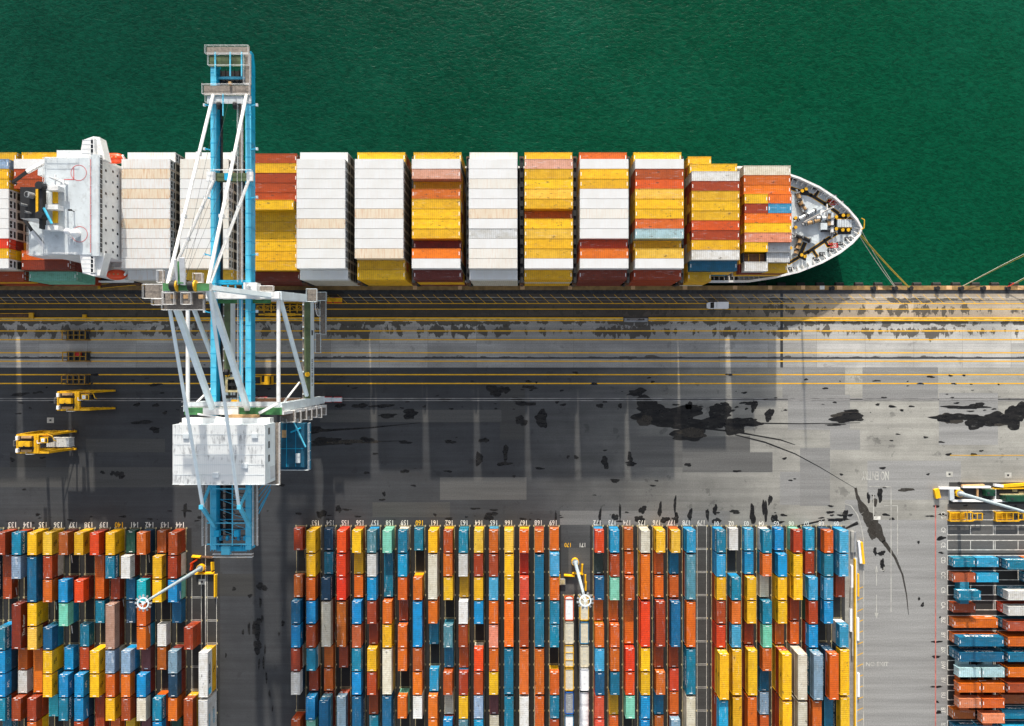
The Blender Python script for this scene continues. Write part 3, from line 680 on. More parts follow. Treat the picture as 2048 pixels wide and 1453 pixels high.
# per bay, 13 rows from the sea side to the quay side: colour, drop below the full height (m)
D=2.9
BR=[
"y1 s0 y0 y0 w0 w0 w0 w0 w0 k0 y0 w0 r2",
"y1 w0 r0 r0 y1 o1 .0 .0 .0 .0 o1 d1 m2",
"w1 w0 C0 w0 C0 w0 w0 C0 w0 w0 w0 w0 w1",
"w1 c0 c0 w0 w0 c0 c0 c0 w0 w0 c0 c0 l1",
"r1 y1 r1 R1 r1 y0 y1 y1 y1 y1 y1 y1 d2",
"w1 w0 w0 w0 w0 w0 w0 C0 w0 c0 w0 w0 w1",
"y1 w0 w0 w0 w0 w0 C0 w0 w0 w0 C0 y1 y1",
"y1 w0 X0 y1 o0 y0 y0 y0 y0 d1 O0 w0 d1",
"c1 w0 w0 c0 w0 w0 C0 w0 Z0 w0 c0 c0 w1",
"l1 X0 l0 l0 l0 l0 o1 l0 l0 l0 l0 w0 y1",
"o1 w0 y0 y0 w0 w0 c0 w0 w0 R1 O0 w0 d1",
"l1 w0 R0 V0 l0 y0 l0 o0 i0 y1 l0 w0 r1",
"y3 l2 w1 r1 l1 l1 l1 V1 r1 l1 w1 N2 y3",
".0 c3 o3 O3 z3 z3 O3 y3 x3 z3 z3 z3 .0"]
tier=MB()
VIS=[]
for bi,(bn,pl,L) in enumerate(BAYS):
    x0=bayx(pl); x0={12:(pl-NX)/7.875,13:(pl-NX)/7.745}.get(bi,x0); xc=x0+L/2
    toks=BR[bi].split()
    for ri,tk in enumerate(toks):
        c,dr=tk[0],int(tk[1]); Y=YC+(6-ri)*2.5
        if c=='.': continue
        zt=ZT-{0:0.0,1:D*(.45 if (bi in (7,9,10,8,11) and c in 'OkSR') else 1.0),2:2*D,3:5.4}[dr]
        if bi==4: zt=ZT-{'y0':1.2}.get(tk,3.9 if dr<2 else 6.4)
        if bi==12: zt=ZT-{1:2.2,2:4.4,3:6.6}[dr]
        if ri in (0,12) and dr==1 and bi!=4: zt=ZT-D
        if bi==13 and c!='z': zt=ZT-5.4-(.7 if ri<4 else 0)
        rowlab='seaward edge' if ri==0 else ('quayside edge' if ri==12 else ORD[ri]+' row from sea')
        H=2.9
        def one(cc,x,LL,z,lab):
            reef = cc in 'wcC' and LL>7 and bi<12
            col=None; wear=None
            if reef:
                base={'w':(232,233,233),'c':(232,229,221),'C':(232,218,196)}[cc]; col=tuple(lin(v)*.84 for v in base); wear={'w':.05,'c':.22,'C':.62}[cc]
                if bi==2: wear=min(.9,wear+.3)
            o=put('reefer' if reef else 'box',LL,H,cc,x,Y,z-H,0,lab,'containers stacked on the ship deck',col,wear)
            return o
        if bi==12 and dr==3: one(c,x0+3.03,6.06,zt,'yellow short container in %s, %s'%(bn,rowlab)); zz0=zt-H; tl=6.06; xm=x0+3.03
        elif c=='z':
            pair={4:('l','O'),5:('r','u'),9:('l','Z'),10:('n','Z'),11:('w','y')}[ri]
            for k,cc in enumerate(pair):
                zz1=zt-(0 if k==0 else {9:.9,10:1.4,11:3.2}.get(ri,0))
                if ri==10 and k==0:                                   # open rack loaded with planks
                    rk=empty('flat_rack_container',(x0+3.0,Y,zz1-H-.6)); tag(rk,'dark blue open flat rack loaded with planks near the bow','flat rack')
                    a=MB(); a.box(-3.03,3.03,-1.2,1.2,0,.35,0); a.box(-3.03,-2.8,-1.2,1.2,.35,2.5,0); a.box(2.8,3.03,-1.2,1.2,.35,2.5,0); a.build('frame',M['hull'],rk)
                    a=MB()
                    for j in range(9): a.box(-2.75,2.75,-1.0+j*.22,-.81+j*.22,.35,1.7+.05*(j%3),0)
                    a.build('plank_load',M['brown'],rk)
                    a=MB()
                    for xq in (-1.4,1.4): a.box(xq-.06,xq+.06,-1.05,1.05,1.81,1.83,0)
                    a.build('strap',M['yellow'],rk); continue
                one(cc,x0+3.03+k*6.13,6.06,zz1,'%s short container in %s, %s, %s half'%(PAL[cc][1],bn,rowlab,'after' if k==0 else 'forward'))
            zz0=zt-H-2.0; tl=L; xm=xc
        else:
            size='refrigerated' if (c in 'wcC' and bi<12) else 'long'
            one(c,xc,L,zt,'%s %s container in %s, %s'%({'C':'rust stained','c':'off white' }.get(c,PAL[c][1]),size,bn,rowlab)); zz0=zt-H; tl=L; xm=xc
        z=zz0
        while z>ZB+.4:
            h=min(H,z-ZB)
            cc=c if rnd.random()<.55 and c not in 'z' else rnd.choice('ywrcoydwly'); tier.col=hue(cc,rnd.uniform(-.1,.1))
            if c in 'wcC': tier.col=hue('c',-.05)
            tier.box(xm-tl/2+.02,xm+tl/2-.02,Y-1.215,Y+1.215,z-h+.02,z-.02,0)
            if c in 'wcC' and bi<9: tier.col=(.02,.02,.02); tier.box(xm+tl/2-.02,xm+tl/2+.03,Y-.9,Y+.9,z-h+.3,z-.4,0)
            z-=h
for pl in (-195,-312):
    for ri in range(13):
        x0=bayx(pl); Y=YC+(6-ri)*2.5; tier.col=hue(rnd.choice('ywrcoyl')); tier.box(x0,x0+12.19,Y-1.215,Y+1.215,ZB,ZT-(2.9 if ri in (0,12) else 0),0)
tag(tier.build('stacked_containers_below_deck_tops',M['mixpaint']),'lower tiers of mixed colour containers stacked on the ship under the top boxes','containers',kind='stuff')
# ---------------------------------------------------------------- container ship
ship=empty('container_ship',(0,YC,0)); tag(ship,'moored container ship with white bridge house and grey bow deck','ship')
def S(px,py,z): 
    p=P(px,py,z); return (p[0],p[1]-YC,p[2])
ZBW=5.6
north=[(1440,329),(1500,331.5),(1560,341),(1600,354.5),(1640,373),(1672,394),(1698,417),(1716,438),(1725.5,456)]
south=[(1722,470),(1706,488),(1680,508),(1645,527),(1600,545),(1550,557),(1500,564.5),(1450,569),(1400,571)]
outl=[(-230,16.2)]+[S(a,b,ZBW)[:2] for a,b in north]+[S(a,b,ZBW)[:2] for a,b in south]+[(-230,-15.4)]
outl=[(x,max(-15.4,min(16.25,y))) for x,y in outl]
def inset(pts,d):
    out=[]
    n=len(pts)
    for i,(x,y) in enumerate(pts):
        a=Vector(pts[i-1]); b=Vector((x,y)); c=Vector(pts[(i+1)%n]); t=((b-a).normalized()+(c-b).normalized()).normalized(); nn=Vector((t.y,-t.x)); out.append((x+nn.x*d,y+nn.y*d))
    return out
inn=inset(outl,.55); n=len(outl)
def water(p):
    x,y=p; k=max(0,min(1,(x-10)/80.0)); return (x-5*k*k*k, y*(1-.5*k*k))
hm=MB()
top=[(x,y,ZBW) for x,y in outl]; mid=[(x,y,ZBW-1.0) for x,y in outl]; wl=[(*water(p),-6) for p in outl]
hm.add(top+mid+wl,[(i,i+n,(i+1)%n+n,(i+1)%n) for i in range(n)],0)
hm.add(mid+wl,[(i,i+n,(i+1)%n+n,(i+1)%n) for i in range(n)],1)
hm.build('hull',[M['white'],M['hull']],ship)
bm_=MB(); dk=3.9
ti=[(x,y,ZBW+.005) for x,y in outl]; tj=[(x,y,ZBW+.005) for x,y in inn]; tk_=[(x,y,dk) for x,y in inn]
bm_.add(ti+tj+tk_,[(i,(i+1)%n,(i+1)%n+n,i+n) for i in range(n-1)]+[(i+n,(i+1)%n+n,(i+1)%n+2*n,i+2*n) for i in range(n-1)],0)
# bulwark stays
for a,b in zip(inn[1:-1],inn[2:-1]):
    a=Vector(a); b=Vector(b); 
    if a.x<50: continue
    k=max(1,int((b-a).length/1.35)); t=(b-a).normalized(); nn=Vector((t.y,-t.x))
    for i in range(k):
        c=a.lerp(b,i/k); e=c+nn*1.15
        bm_.beam((c.x,c.y,dk+.85),(e.x,e.y,dk+.35),.10,1.0,0)
bm_.build('bulwark',M['white'],ship)
dm=MB(); dm.poly([(x,y) for x,y in inn],dk,0); dm.build('deck',M['lgrey'],ship)
h2=MB(); h2.box(-228,S(1475,0,dk)[0],-15.4,15.4,dk+.004,4.05,0); h2.build('hatch_cover',M['dark'],ship)
# dark walkways, pads and fittings on the bow deck
wk=MB()
def wl_(pts,w,z,m):
    for a,b in zip(pts,pts[1:]):
        a=Vector(S(a[0],a[1],dk)[:2]); b=Vector(S(b[0],b[1],dk)[:2]); t=(b-a).normalized(); nn=Vector((-t.y,t.x))*w/2; a-=t*w*.3; b+=t*w*.3
        wk.poly([tuple(a+nn),tuple(a-nn),tuple(b-nn),tuple(b+nn)],z,m)
A=[(1583,377),(1606,385),(1622,391),(1650,408),(1676,427)]; B=[(1672,468),(1650,482),(1616,505),(1600,511)]; Cc=[(1577,527),(1596,516)]; Dd=[(1600,510),(1613,478)]; E=[(1630,393),(1638,378)]; F=[(1652,410),(1658,402),(1666,404)]; G=[(1650,483),(1656,492),(1664,489)]; Hh=[(1625,500),(1634,513)]
for i,(q,w_) in enumerate(((A,.8),(B,.8),(Cc,.7),(Dd,1.0),(E,.8),(F,.7),(G,.7),(Hh,.7))): wl_(q,w_+.30,dk+.012+.001*i,1); wl_(q,w_,dk+.024+.001*i,0)
for i,q in enumerate(([(1594,382),(1610,376),(1618,385),(1614,392),(1600,390)],[(1594,509),(1612,512),(1612,522),(1606,520),(1598,516)],[(1675,428),(1702,427),(1702,438),(1675,438)],[(1675,460),(1702,460),(1702,469),(1675,469)],[(1668,437),(1704,437),(1704,461),(1668,461)])):
    wk.poly([S(a,b,dk)[:2] for a,b in q],dk+.036+.001*i,0)
wk.build('deck_walkway',[M['black'],M['liney']],ship)
def part(name,m,mm,par=None): return m.build(name,mm,par or ship)
for pq in [(1603,383),(1611,379),(1671,435),(1685,432),(1695,432),(1671,459),(1684,461),(1695,461),(1602,511),(1609,514),(1590,437),(1590,456),(1580,497)]:
    p=S(*pq,dk+.5); m=MB(); m.tube((p[0],p[1],dk),(p[0],p[1],dk+1),.34,1,12); m.tube((p[0],p[1],dk+1),(p[0],p[1],dk+1.15),.46,0,14); part('bitt',m,[M['yellow'],M['dark']])
m=MB(); p=S(1687,448,dk); m.box(p[0]-1.95,p[0]+1.95,p[1]-1.05,p[1]+1.05,dk,dk+.8,0); m.box(p[0]-2.2,p[0]+2.2,p[1]-1.3,p[1]-1.1,dk,dk+.4,1); m.box(p[0]-2.2,p[0]+2.2,p[1]+1.1,p[1]+1.3,dk,dk+.4,1)
for k in range(5): m.box(p[0]-1.6+k*.7,p[0]-1.5+k*.7,p[1]-1.0,p[1]+1.0,dk+.8,dk+.84,2)
part('hatch',m,[M['lgrey'],M['yellow'],M['grey']])
def winch(px,py,ang,L=3.2,col='tan'):
    p=S(px,py,dk); o=empty('mooring_winch',(p[0],p[1],dk),R(ang)); o.parent=ship; o.scale=(.95,.8,.85)
    m=MB(); m.box(-L*.62,L*.62,-.8,.8,0,.2,3); 
    for x in (-L*.5,-L*.05,L*.45): m.box(x-.12,x+.12,-.75,.75,.25,1.5,2)
    m.tube((-L*.62,0,1),(L*.62,0,1),.14,2,8); m.box(L*.5,L*.8,-.5,.5,.25,1.3,3); m.tube((-L*.75,0,1),(-L*.6,0,1),.35,2,10)
    m.build('winch_frame',[M['yellow'],M['dark'],M['grey'],M['lgrey']],o)
    m=MB()
    for x0,x1 in ((-L*.46,-L*.1),(0,L*.4)): m.tube((x0,0,1),(x1,0,1),.62,0,14); m.tube((x0-.02,0,1),(x0+.06,0,1),.85,1,14); m.tube((x1-.06,0,1),(x1+.02,0,1),.85,1,14)
    m.build('rope_drum',[M[col],M['dark']],o)
winch(1598,402,-70,4.4); winch(1603,414,-55,3.4); winch(1612,431,28,6.0,'spark'); winch(1655,441,90,4.0); winch(1661,453,90,4.6,'white'); winch(1604,478,-20,4.8,'black'); winch(1596,489,75,3.8); winch(1592,500,70,3.2); winch(1625,445,15,4.6,'tan'); winch(1640,438,0,3.4,'white')
m=MB()
for cy in (404,490):
    for k in range(4):
        a=S(1658+k*5,cy-6+k*2,dk+.5); b=S(1664+k*5,cy+6-k,dk+.5); m.tube(a,b,.09,0,5)
    m.path([S(1656,cy,dk+.6),S(1674,cy-3,dk+.6),S(1676,cy+5,dk+.6),S(1660,cy+6,dk+.6)],.10,0,5)
part('red_pipework',m,M['red'])
m=MB(); p=S(1644,455,dk); m.box(p[0]-.9,p[0]+.9,p[1]-.9,p[1]+.9,dk,dk+1.4,0); p=S(1653,462,dk); m.box(p[0]-1.6,p[0]+1.6,p[1]-.35,p[1]+.35,dk,dk+1.1,1); part('deck_locker',m,[M['lgrey'],M['dark']])
for a,b in [(1588,357),(1632,375),(1650,384),(1668,393),(1682,405),(1566,540),(1583,538),(1632,518),(1645,508),(1662,500),(1680,487),(1696,478)]:
    p=S(a,b,dk+.6); m=MB(); m.cbox(p[0],p[1],dk,1.5,.9,.55,0); m.tube((p[0]-.35,p[1],dk+.55),(p[0]-.35,p[1],dk+.75),.26,1,10); m.tube((p[0]+.35,p[1],dk+.55),(p[0]+.35,p[1],dk+.75),.26,1,10); part('roller_fairlead',m,[M['dark'],M['grey']])
m=MB(); p=S(1727,449,ZBW); m.path([(p[0]-.8,p[1]-1.5,ZBW+.3),(p[0]-.05,p[1]-1.1,ZBW+.5),(p[0]+.05,p[1]+1.1,ZBW+.5),(p[0]-.7,p[1]+1.6,ZBW+.3)],.13,0,6); part('bow_rail',m,M['yellow'])
m=MB(); p=S(1607,446,dk); m.tube((p[0],p[1],dk),(p[0],p[1],24),.32,0,8,.18); m.beam((p[0],p[1]-1.6,20),(p[0],p[1]+1.6,20),.25,.25,0); m.cbox(p[0],p[1],17,1.2,1.2,.2,0); part('foremast',m,M['white'])
# lashing bridges between the bays
for bi in range(1,13):
    if bi==1: continue
    x=bayx(BAYS[bi][1])-.75
    m=MB()
    for k in range(14): m.box(x-.35,x+.35,-16.25+k*2.5-.12,-16.25+k*2.5+.12,4,13.5,0)
    for z in (9.8,13.0): m.box(x-.5,x+.5,-16.1,16.1,z,z+.12,0)
    m.box(x-.55,x+.55,16.0,16.9,11.5,12.6,1); m.box(x-.55,x+.55,-16.9,-16.0,11.5,12.6,1)
    part('lashing_bridge',m,[M['dark'],M['brown']])
m=MB()
for k in range(60):
    x=-128+k*3.1; m.box(x-.06,x+.06,-15.2,-15.1,4,5.1,0)
m.box(-128,56,-15.2,-15.1,5.05,5.12,0); part('side_deck_rail',m,M['dark'])
# bridge house
hs=MB(); X0,X1=-112.3,-99.3
hs.box(X0,X1,-11.6,11.6,7,34.2,0,1); hs.box(-110.5,X0,-8,10,7,33,0,1)
house=hs.build('bridge_house',[M['white'],M['lgrey']],ship)
for py in (348,362,376,392,408,423,440,452,464,478,489):
    pass
for j,y in enumerate((9.3,6.6,3.7,.6,-2.3,-5.2,-8.4,-10.6)):
    for z in (31.4,28.3,26.2):
        yy2=y+(.55 if z==28.3 else 0)
        m=MB(); m.box(X1,X1+.05,yy2-.28,yy2+.28,z-.55,z+.1,0); m.build('window',M['glass'],house)
wg=MB()
for sgn in (1,-1):
    o1=[(-103.4,sgn*10.8),(-104.1,sgn*10.8),(-103.3,sgn*15.3),(-100.7,sgn*16.2),(-99.2,sgn*16.0),(-97.9,sgn*10.8)]
    if sgn<0: o1=o1[::-1]
    wg.prism(o1[::-1],31.2,34.0,0)
    a=MB()
wg.box(-100.6,-98.4,-11.7,11.7,34.205,35.2,0,1)
wing=wg.build('bridge_wing',[M['white'],M['lgrey']],ship)
m=MB()
for sgn in (1,-1):
    m.box(-101.3,-100.3,min(sgn*11,sgn*15.6),max(sgn*11,sgn*15.6),34.0,34.03,0)
    for k in range(5): 
        y=sgn*(11.2+k*1.05); m.box(-101.4,-100.2,y-.06,y+.06,34.03,34.15,1)
    for k in range(5):
        y=sgn*(11.3+k*1.0); m.box(-103.4,-101.5,y-.03,y+.03,34.0,34.05,2)
    m.box(-100.2,-99.9,min(sgn*11,sgn*15.4),max(sgn*11,sgn*15.4),34,35.0,1)
m.build('wing_window',[M['glass'],M['white'],M['lgrey']],ship)
m=MB(); m.box(-98.4,-98.36,-11.3,11.3,34.3,35.3,0)
for k in range(20): m.box(-98.37,-98.33,-11.3+k*1.17,-11.2+k*1.17,34.3,35.3,1)
m.build('bridge_window',[M['glass'],M['white']],ship)
m=MB()
for px,r in ((157,346),(159,469)):
    p=S(px,r,30.4); m.ring(p[0]+2.75,p[1],34.21,1.85,.11,.02,0)
p=S(134,352,30.4); p=(p[0]+2.75,p[1]); m.box(p[0]-.8,p[0]+1.6,p[1]-.95,p[1]-.8,34.21,34.23,0); m.box(p[0]+1.5,p[0]+1.65,p[1]-.95,p[1]+1.9,34.21,34.23,0)
m.box(-101.3,-101.15,-11.2,11.2,34.21,34.24,0)
m.build('red_deck_marking',M['red'],ship)
m=MB(); p=S(150,467,31.5); p=(p[0]+2.75,p[1]); m.dome(p[0],p[1],35.2,1.1,1.3,0); m.tube((p[0],p[1],34.2),(p[0],p[1],35.2),.7,0,14); m.dome(p[0]-1.7,p[1]+.4,35.6,.75,.9,0); m.tube((p[0]-1.7,p[1]+.4,34.2),(p[0]-1.7,p[1]+.4,35.6),.3,0,10); m.dome(p[0]-1.4,p[1]-.9,35,.5,.6,0); m.tube((p[0]-1.4,p[1]-.9,34.2),(p[0]-1.4,p[1]-.9,35),.2,0,8); m.build('radar_dome',M['whiteclean'],ship,smooth=True)
m=MB(); m.tube((-107,5.2,34.2),(-107,5.2,41),.28,0,8,.15); m.tube((-107,5.2,40),(-105.5,5.2,39.5),.12,0,6); m.beam((-107,4.0,38.5),(-107,6.4,38.5),.2,.3,0); m.cbox(-107.0,5.2,36.0,1.2,1.2,.25,0); m.build('radar_mast',[M['white'],M['dark']],ship); m=MB(); m.tube((-105.2,-1.3,34.2),(-105.2,-1.3,36),.12,0,6); m.cbox(-105.2,-1.3,35.6,.8,.4,.4,0); m.build('searchlight',M['dark'],ship)
m=MB()
pts=[(-111.8,11.4,34.2),(-104.1,11.4,34.2)]; m.rail(pts,1.0,0,.05); m.rail([(-111.8,-11.4,34.2),(-104.1,-11.4,34.2)],1.0,0,.05); m.rail([(-112.1,11.4,34.2),(-112.1,-11.4,34.2)],1.0,0,.05); m.rail([(-100.5,-11.5,35.2),(-100.5,11.5,35.2)],1.0,0,.05); m.rail([(-98.6,-11.5,35.2),(-98.6,11.5,35.2)],1.0,0,.05)
m.build('handrail',M['white'],ship)
# aft decks, funnel and stores cranes
m=MB(); m.box(-119.8,-112.31,-11.0,-2.6,7,28.5,0,1); m.box(-116,-112.31,8.2,11.4,7,31,0,1); m.box(-108.6,-104.2,-15.0,-11.65,7,25.0,0,1); m.box(-112.0,-104.2,11.65,14.6,7,30,0,1); m.rail([(-119.6,-10.8,28.5),(-119.6,-2.8,28.5)],1,0,.05); m.rail([(-119.6,-10.8,28.5),(-112.5,-10.8,28.5)],1,0,.05); m.build('aft_deckhouse',[M['white'],M['lgrey']],ship)
fn=MB(); fn.prism([(-116.6,-3.4),(-112.6,-3.4),(-111.6,-2.5),(-111.6,3.2),(-112.6,4.0),(-116.6,4.0)],7,36.5,1,0); funnel=fn.build('funnel',[M['black'],M['white']],ship)
m=MB()
for a,b,r in ((-113.6,1.9,.75),(-115.0,-.4,.3),(-114.0,-2.2,.25)): m.tube((a,b,36.5),(a-.3,b,38.2),r,0,12); m.tube((a-.3,b,38.2),(a-.3,b,38.25),r*.7,1,12)
m.box(-112.6,-112.0,-3.0,3.4,36.5,37.0,2); m.build('exhaust_pipe',[M['grey'],M['black'],M['yellow']],funnel)
m=MB(); m.box(-111.4,-110.6,-6.0,5.0,36.2,37.6,0); m.tube((-111,-3,36),(-111,-3,38.4),.9,0,12); m.tube((-111,4,36),(-111,4,38.4),.9,0,12)
for y,L in ((3.8,3.0),(-.7,3.0),(-5.6,3.0)): m.box(-110.6,-110.6+L,y-.55,y+.55,34.3,36.6,2)
for y in (2.0,-2.7): m.box(-110.0,-109.0,y-1.4,y+1.4,34.25,34.8,1)
m.build('funnel_casing',[M['black'],M['liney'],M['white']],ship)
def scrane(px,py,z,ang,L,name):
    p=S(px,py,z); o=empty('stores_crane',(p[0],p[1],0),R(ang)); o.parent=ship
    m=MB(); m.tube((0,0,z-6),(0,0,z),.8,0,14); m.dome(0,0,z,.9,.8,0); m.build('post',M['white'],o)
    m=MB(); m.beam((0,0,z+.2),(L*.55,0,z+1.2),.8,.9,0); m.beam((L*.55,0,z+1.2),(L,0,z+1.0),.6,.6,1); m.cbox(L,0,z-.2,.5,.5,1.2,1); m.build('jib',[M['white'],M['black']],o)
for o in list(ship.children):
    nm=o.name.split('.')[0]
    if nm in ('bridge_house','bridge_wing','wing_window','bridge_window','red_deck_marking','radar_dome','radar_mast','searchlight','handrail','aft_deckhouse','funnel','funnel_casing'):
        o.location=(-2.75,0,-3.9); 
        if nm in ('bridge_wing','wing_window'): o.scale=(1,1.035,1)
scrane(96,322,29,215,9.5,'a'); scrane(100,506,28,125,11,'b')
m=MB(); a=S(68,410,37); m.tube((a[0],a[1],33.5),(a[0]+1.7,a[1]-3.6,33.2),.3,0,8); m.build('vent_pipe',[M['cyan'],M['spark']],ship); m=MB(); a=S(83,376,33); m.tube((a[0],a[1],33.5),(a[0]+1.1,a[1]+1.4,33.2),.2,0,8); m.build('vent_pipe',M['spark'],ship)
for sgn,pq in ((1,(225,315)),(-1,(229,549))):
    z=18.5; p=S(pq[0],pq[1],z); L=5.6; lb=MB(); rows=[]
    for k in range(13):
        t=-1+2*k/12; wd=1.35*max(.08,(1-abs(t)**3.2)); rows.append([(p[0]+t*L/2,p[1]+wd*math.cos(2*math.pi*i/12),z-1.0+(1.35*math.sin(2*math.pi*i/12)*max(.25,1-abs(t)**3.5))) for i in range(12)])
    lb.add(sum(rows,[]),[(k*12+i,k*12+(i+1)%12,(k+1)*12+(i+1)%12,(k+1)*12+i) for k in range(12) for i in range(12)]+[tuple(range(11,-1,-1)),tuple(range(144,156))],0)
    boat=lb.build('lifeboat',M['orange'],ship,smooth=True)
    m=MB()
    for t in (-.9,0,.9): m.cbox(p[0]+t*1.2,p[1],z+.3,.35,.35,.14,0)
    m.build('boat_hatch',M['tan'],boat)
    m=MB()
    for dx in (-2.9,3.0): m.beam((p[0]+dx,p[1]-sgn*3.0,z-3),(p[0]+dx,p[1]+sgn*.3,z+.8),.35,.45,0)
    m.box(p[0]-3.4,p[0]+3.4,min(p[1]-sgn*3.4,p[1]-sgn*2.2),max(p[1]-sgn*3.4,p[1]-sgn*2.2),7,z-3,0); m.build('boat_davit',M['white'],ship)
# ---------------------------------------------------------------- ship to shore crane
XC=-66.6; XL,XR=-77.0,-56.3; YW,YL=19.4,-8.3
cr=empty('quay_crane',(XC,YL,0)); tag(cr,'tall blue and white quay crane reaching over the ship','crane')
def K(m,name,mats,par=None):
    for i,v in enumerate(m.v): m.v[i]=(v[0]-XC,v[1]-YL,v[2])
    return m.build(name,mats,par or cr)
def CP(px,py,z): return P(px,py,z)
ZG=39.0
for gx in (-71.0,-63.05):
    m=MB(); m.box(gx-.65,gx+.65,-41.0,70.0,ZG-2.6,ZG,0,1)
    m.add([(gx-.65,70,ZG-2.6),(gx+.65,70,ZG-2.6),(gx+.65,72.6,ZG-1.6),(gx-.65,72.6,ZG-1.6),(gx-.65,70,ZG),(gx+.65,70,ZG),(gx+.65,72.6,ZG-.1),(gx-.65,72.6,ZG-.1)],[(0,1,5,4),(1,2,6,5),(2,3,7,6),(3,0,4,7),(4,5,6,7)],0)
    s=1 if gx<-70 else -1
    m.box(gx+s*.66,gx+s*1.2,-40,68,ZG-2.5,ZG-2.2,2)
    for k in range(34): m.box(gx-.75,gx+.75,-38+k*3.2,-37.85+k*3.2,ZG-2.62,ZG+.03,0)
    for y in (13,26,39,50,60):
        m.beam((gx-s*.6,y,ZG+.4),(gx-s*1.8,y+.3,ZG+.2),.25,.25,0); m.cbox(gx-s*2.0,y+.3,ZG-.2,.5,.6,.5,3)
    K(m,'boom_girder',[M['blue'],M['lblue'],M['black'],M['lgrey']])
def walkway(pts,w,name,mats=('grate','white'),par=None,rail=True):
    m=MB()
    for a,b in zip(pts,pts[1:]):
        m.beam(a,b,w,.12,0)
        if rail:
            d=(Vector(b)-Vector(a)).normalized(); sx=Vector((d.y,-d.x,0))*w/2
            for s in (1,-1): m.rail([tuple(Vector(a)+sx*s),tuple(Vector(b)+sx*s)],1.1,1,.045,1.8)
    return K(m,name,[M[mats[0]],M[mats[1]]],par)
walkway([(-65.0,62,ZG-.9),(-65.0,20,ZG-.9)],1.0,'walkway'); walkway([(-65.0,18,ZG-.9),(-65.0,-8,ZG-.9)],.9,'walkway',('lblue','lgrey')); walkway([(-61.4,-40,ZG-.5),(-61.4,-26,ZG-.5)],1.0,'walkway'); walkway([(-72.9,-40,ZG-.5),(-72.9,-26,ZG-.5)],.9,'walkway')
# boom tip platforms
def platform(x0,x1,y0,y1,z,name='platform',top='grate',rail='white',par=None):
    m=MB(); m.box(x0,x1,y0,y1,z-.12,z,0); m.rail([(x0,y0,z),(x1,y0,z),(x1,y1,z),(x0,y1,z),(x0,y0,z)],1.1,1,.032,1.6); return K(m,name,[M[top],M[rail]],par)
platform(-72.4,-62.6,71.6,73.4,ZG+.4); platform(-71.8,-62.6,69.0,71.5,ZG+.2,'platform','olive'); platform(-73.0,-62.3,62.4,64.6,ZG+.5); platform(-72.4,-62.3,60.6,62.3,ZG+.2,'platform','lgrey'); platform(-63.6,-62.2,64.7,71.5,ZG+.5)
m=MB()
for x in (-70.2,-66.8,-64.2): m.beam((x,66.5,ZG+.9),(x,72,ZG+.9),.28,.3,0)
m.box(-70.2,-63.6,65.8,69.0,ZG-2.4,ZG-2.3,1)
for k in range(7): m.box(-70.2+k*1.05,-70.1+k*1.05,65.7,69.2,ZG-2.3,ZG-1.9,1)
m.beam((-70.9,67,ZG-1.4),(-63.1,67,ZG-1.4),.5,.5,0); m.beam((-70.9,64,ZG-1.4),(-63.1,64,ZG-1.4),.9,1.2,0)
m.beam((-68.4,57.5,ZG+1.0),(-68.4,62.5,ZG+1.0),.25,.25,0); m.tube((-70.0,60.2,ZG),(-69.2,60.2,ZG),.9,1,14); m.tube((-66.3,60.2,ZG),(-65.5,60.2,ZG),.9,1,14); m.cbox(-66.8,64.9,ZG+.5,.6,.6,.8,2)
K(m,'boom_tip_sheaves',[M['lblue'],M['black'],M['tan']])
for y,t in ((43.6,'olive'),(46.2,'lgrey')): pass
m=MB(); m.box(-71.6,-62.4,43.0,44.8,ZG-1.2,ZG+.1,0); m.box(-72.3,-70.4,42.9,45.0,ZG+.1,ZG+.7,1); m.box(-63.2,-61.8,42.9,45.0,ZG+.1,ZG+.7,1); m.cbox(-67.4,43.8,ZG+.1,1.4,1.5,.9,2); m.rail([(-72.0,45.3,ZG+.1),(-62,45.3,ZG+.1)],1.1,1,.05); K(m,'boom_hinge_crossbeam',[M['olive'],M['white'],M['blue']])
m=MB(); m.beam((-71,20.0,ZG-1.2),(-63.0,20.0,ZG-1.2),1.0,1.6,0)
for k in range(4): m.beam((-69.6+k*1.7,19.3,ZG-.6),(-69.3+k*1.7,16.8,ZG-.4),.3,.4,0)
m.cbox(-68.2,17.2,ZG-.6,1.0,1.0,1.0,1); K(m,'boom_hinge',[M['blue'],M['white']])
# apex frame
ZA=60.5; AXL,AXR=-71.0,-63.2; AY=16.4
m=MB(); m.beam((AXL-.8,AY,ZA),(AXR+.6,AY,ZA),1.5,1.5,0,1)
for x0 in (-70.2,-66.6): m.tube((x0,AY+.2,ZA+.8),(x0+1.2,AY+.2,ZA+.8),1.0,2,18); m.tube((x0+1.2,AY+.2,ZA+.8),(x0+1.5,AY+.2,ZA+.8),1.15,3,18)
m.beam((-68.7,AY+.4,ZA+1),(-68.5,AY+5.2,ZA+2.5),.35,.5,0); m.beam((-67.6,AY+.4,ZA+1),(-67.2,AY+5.6,ZA+2.5),1.0,.5,0); m.box(-68.6,-67.4,AY+.6,AY+5.0,ZA+1.2,ZA+1.4,1)
for a in (-69.8,-67.3,-64.3): m.cbox(a,AY-1.9,ZA-.2,.9,.8,.9,4)
K(m,'apex_beam',[M['white'],M['green'],M['black'],M['yellow'],M['tan']])
platform(-72.2,-63.9,11.9,AY-.9,ZA-.6); platform(-76.0,-72.0,14.2,AY+.6,ZA-.6); platform(-74.2,-72.2,12.9,14.1,ZA-.6); platform(-73.2,-72.0,AY+1,AY+3.4,ZA-.6); platform(-66.0,-64.2,AY+1,AY+2.8,ZA-.6); platform(-71.4,-69.2,12.9,15.2,ZA+.6); platform(-67.8,-65.9,12.9,15.2,ZA+.6)
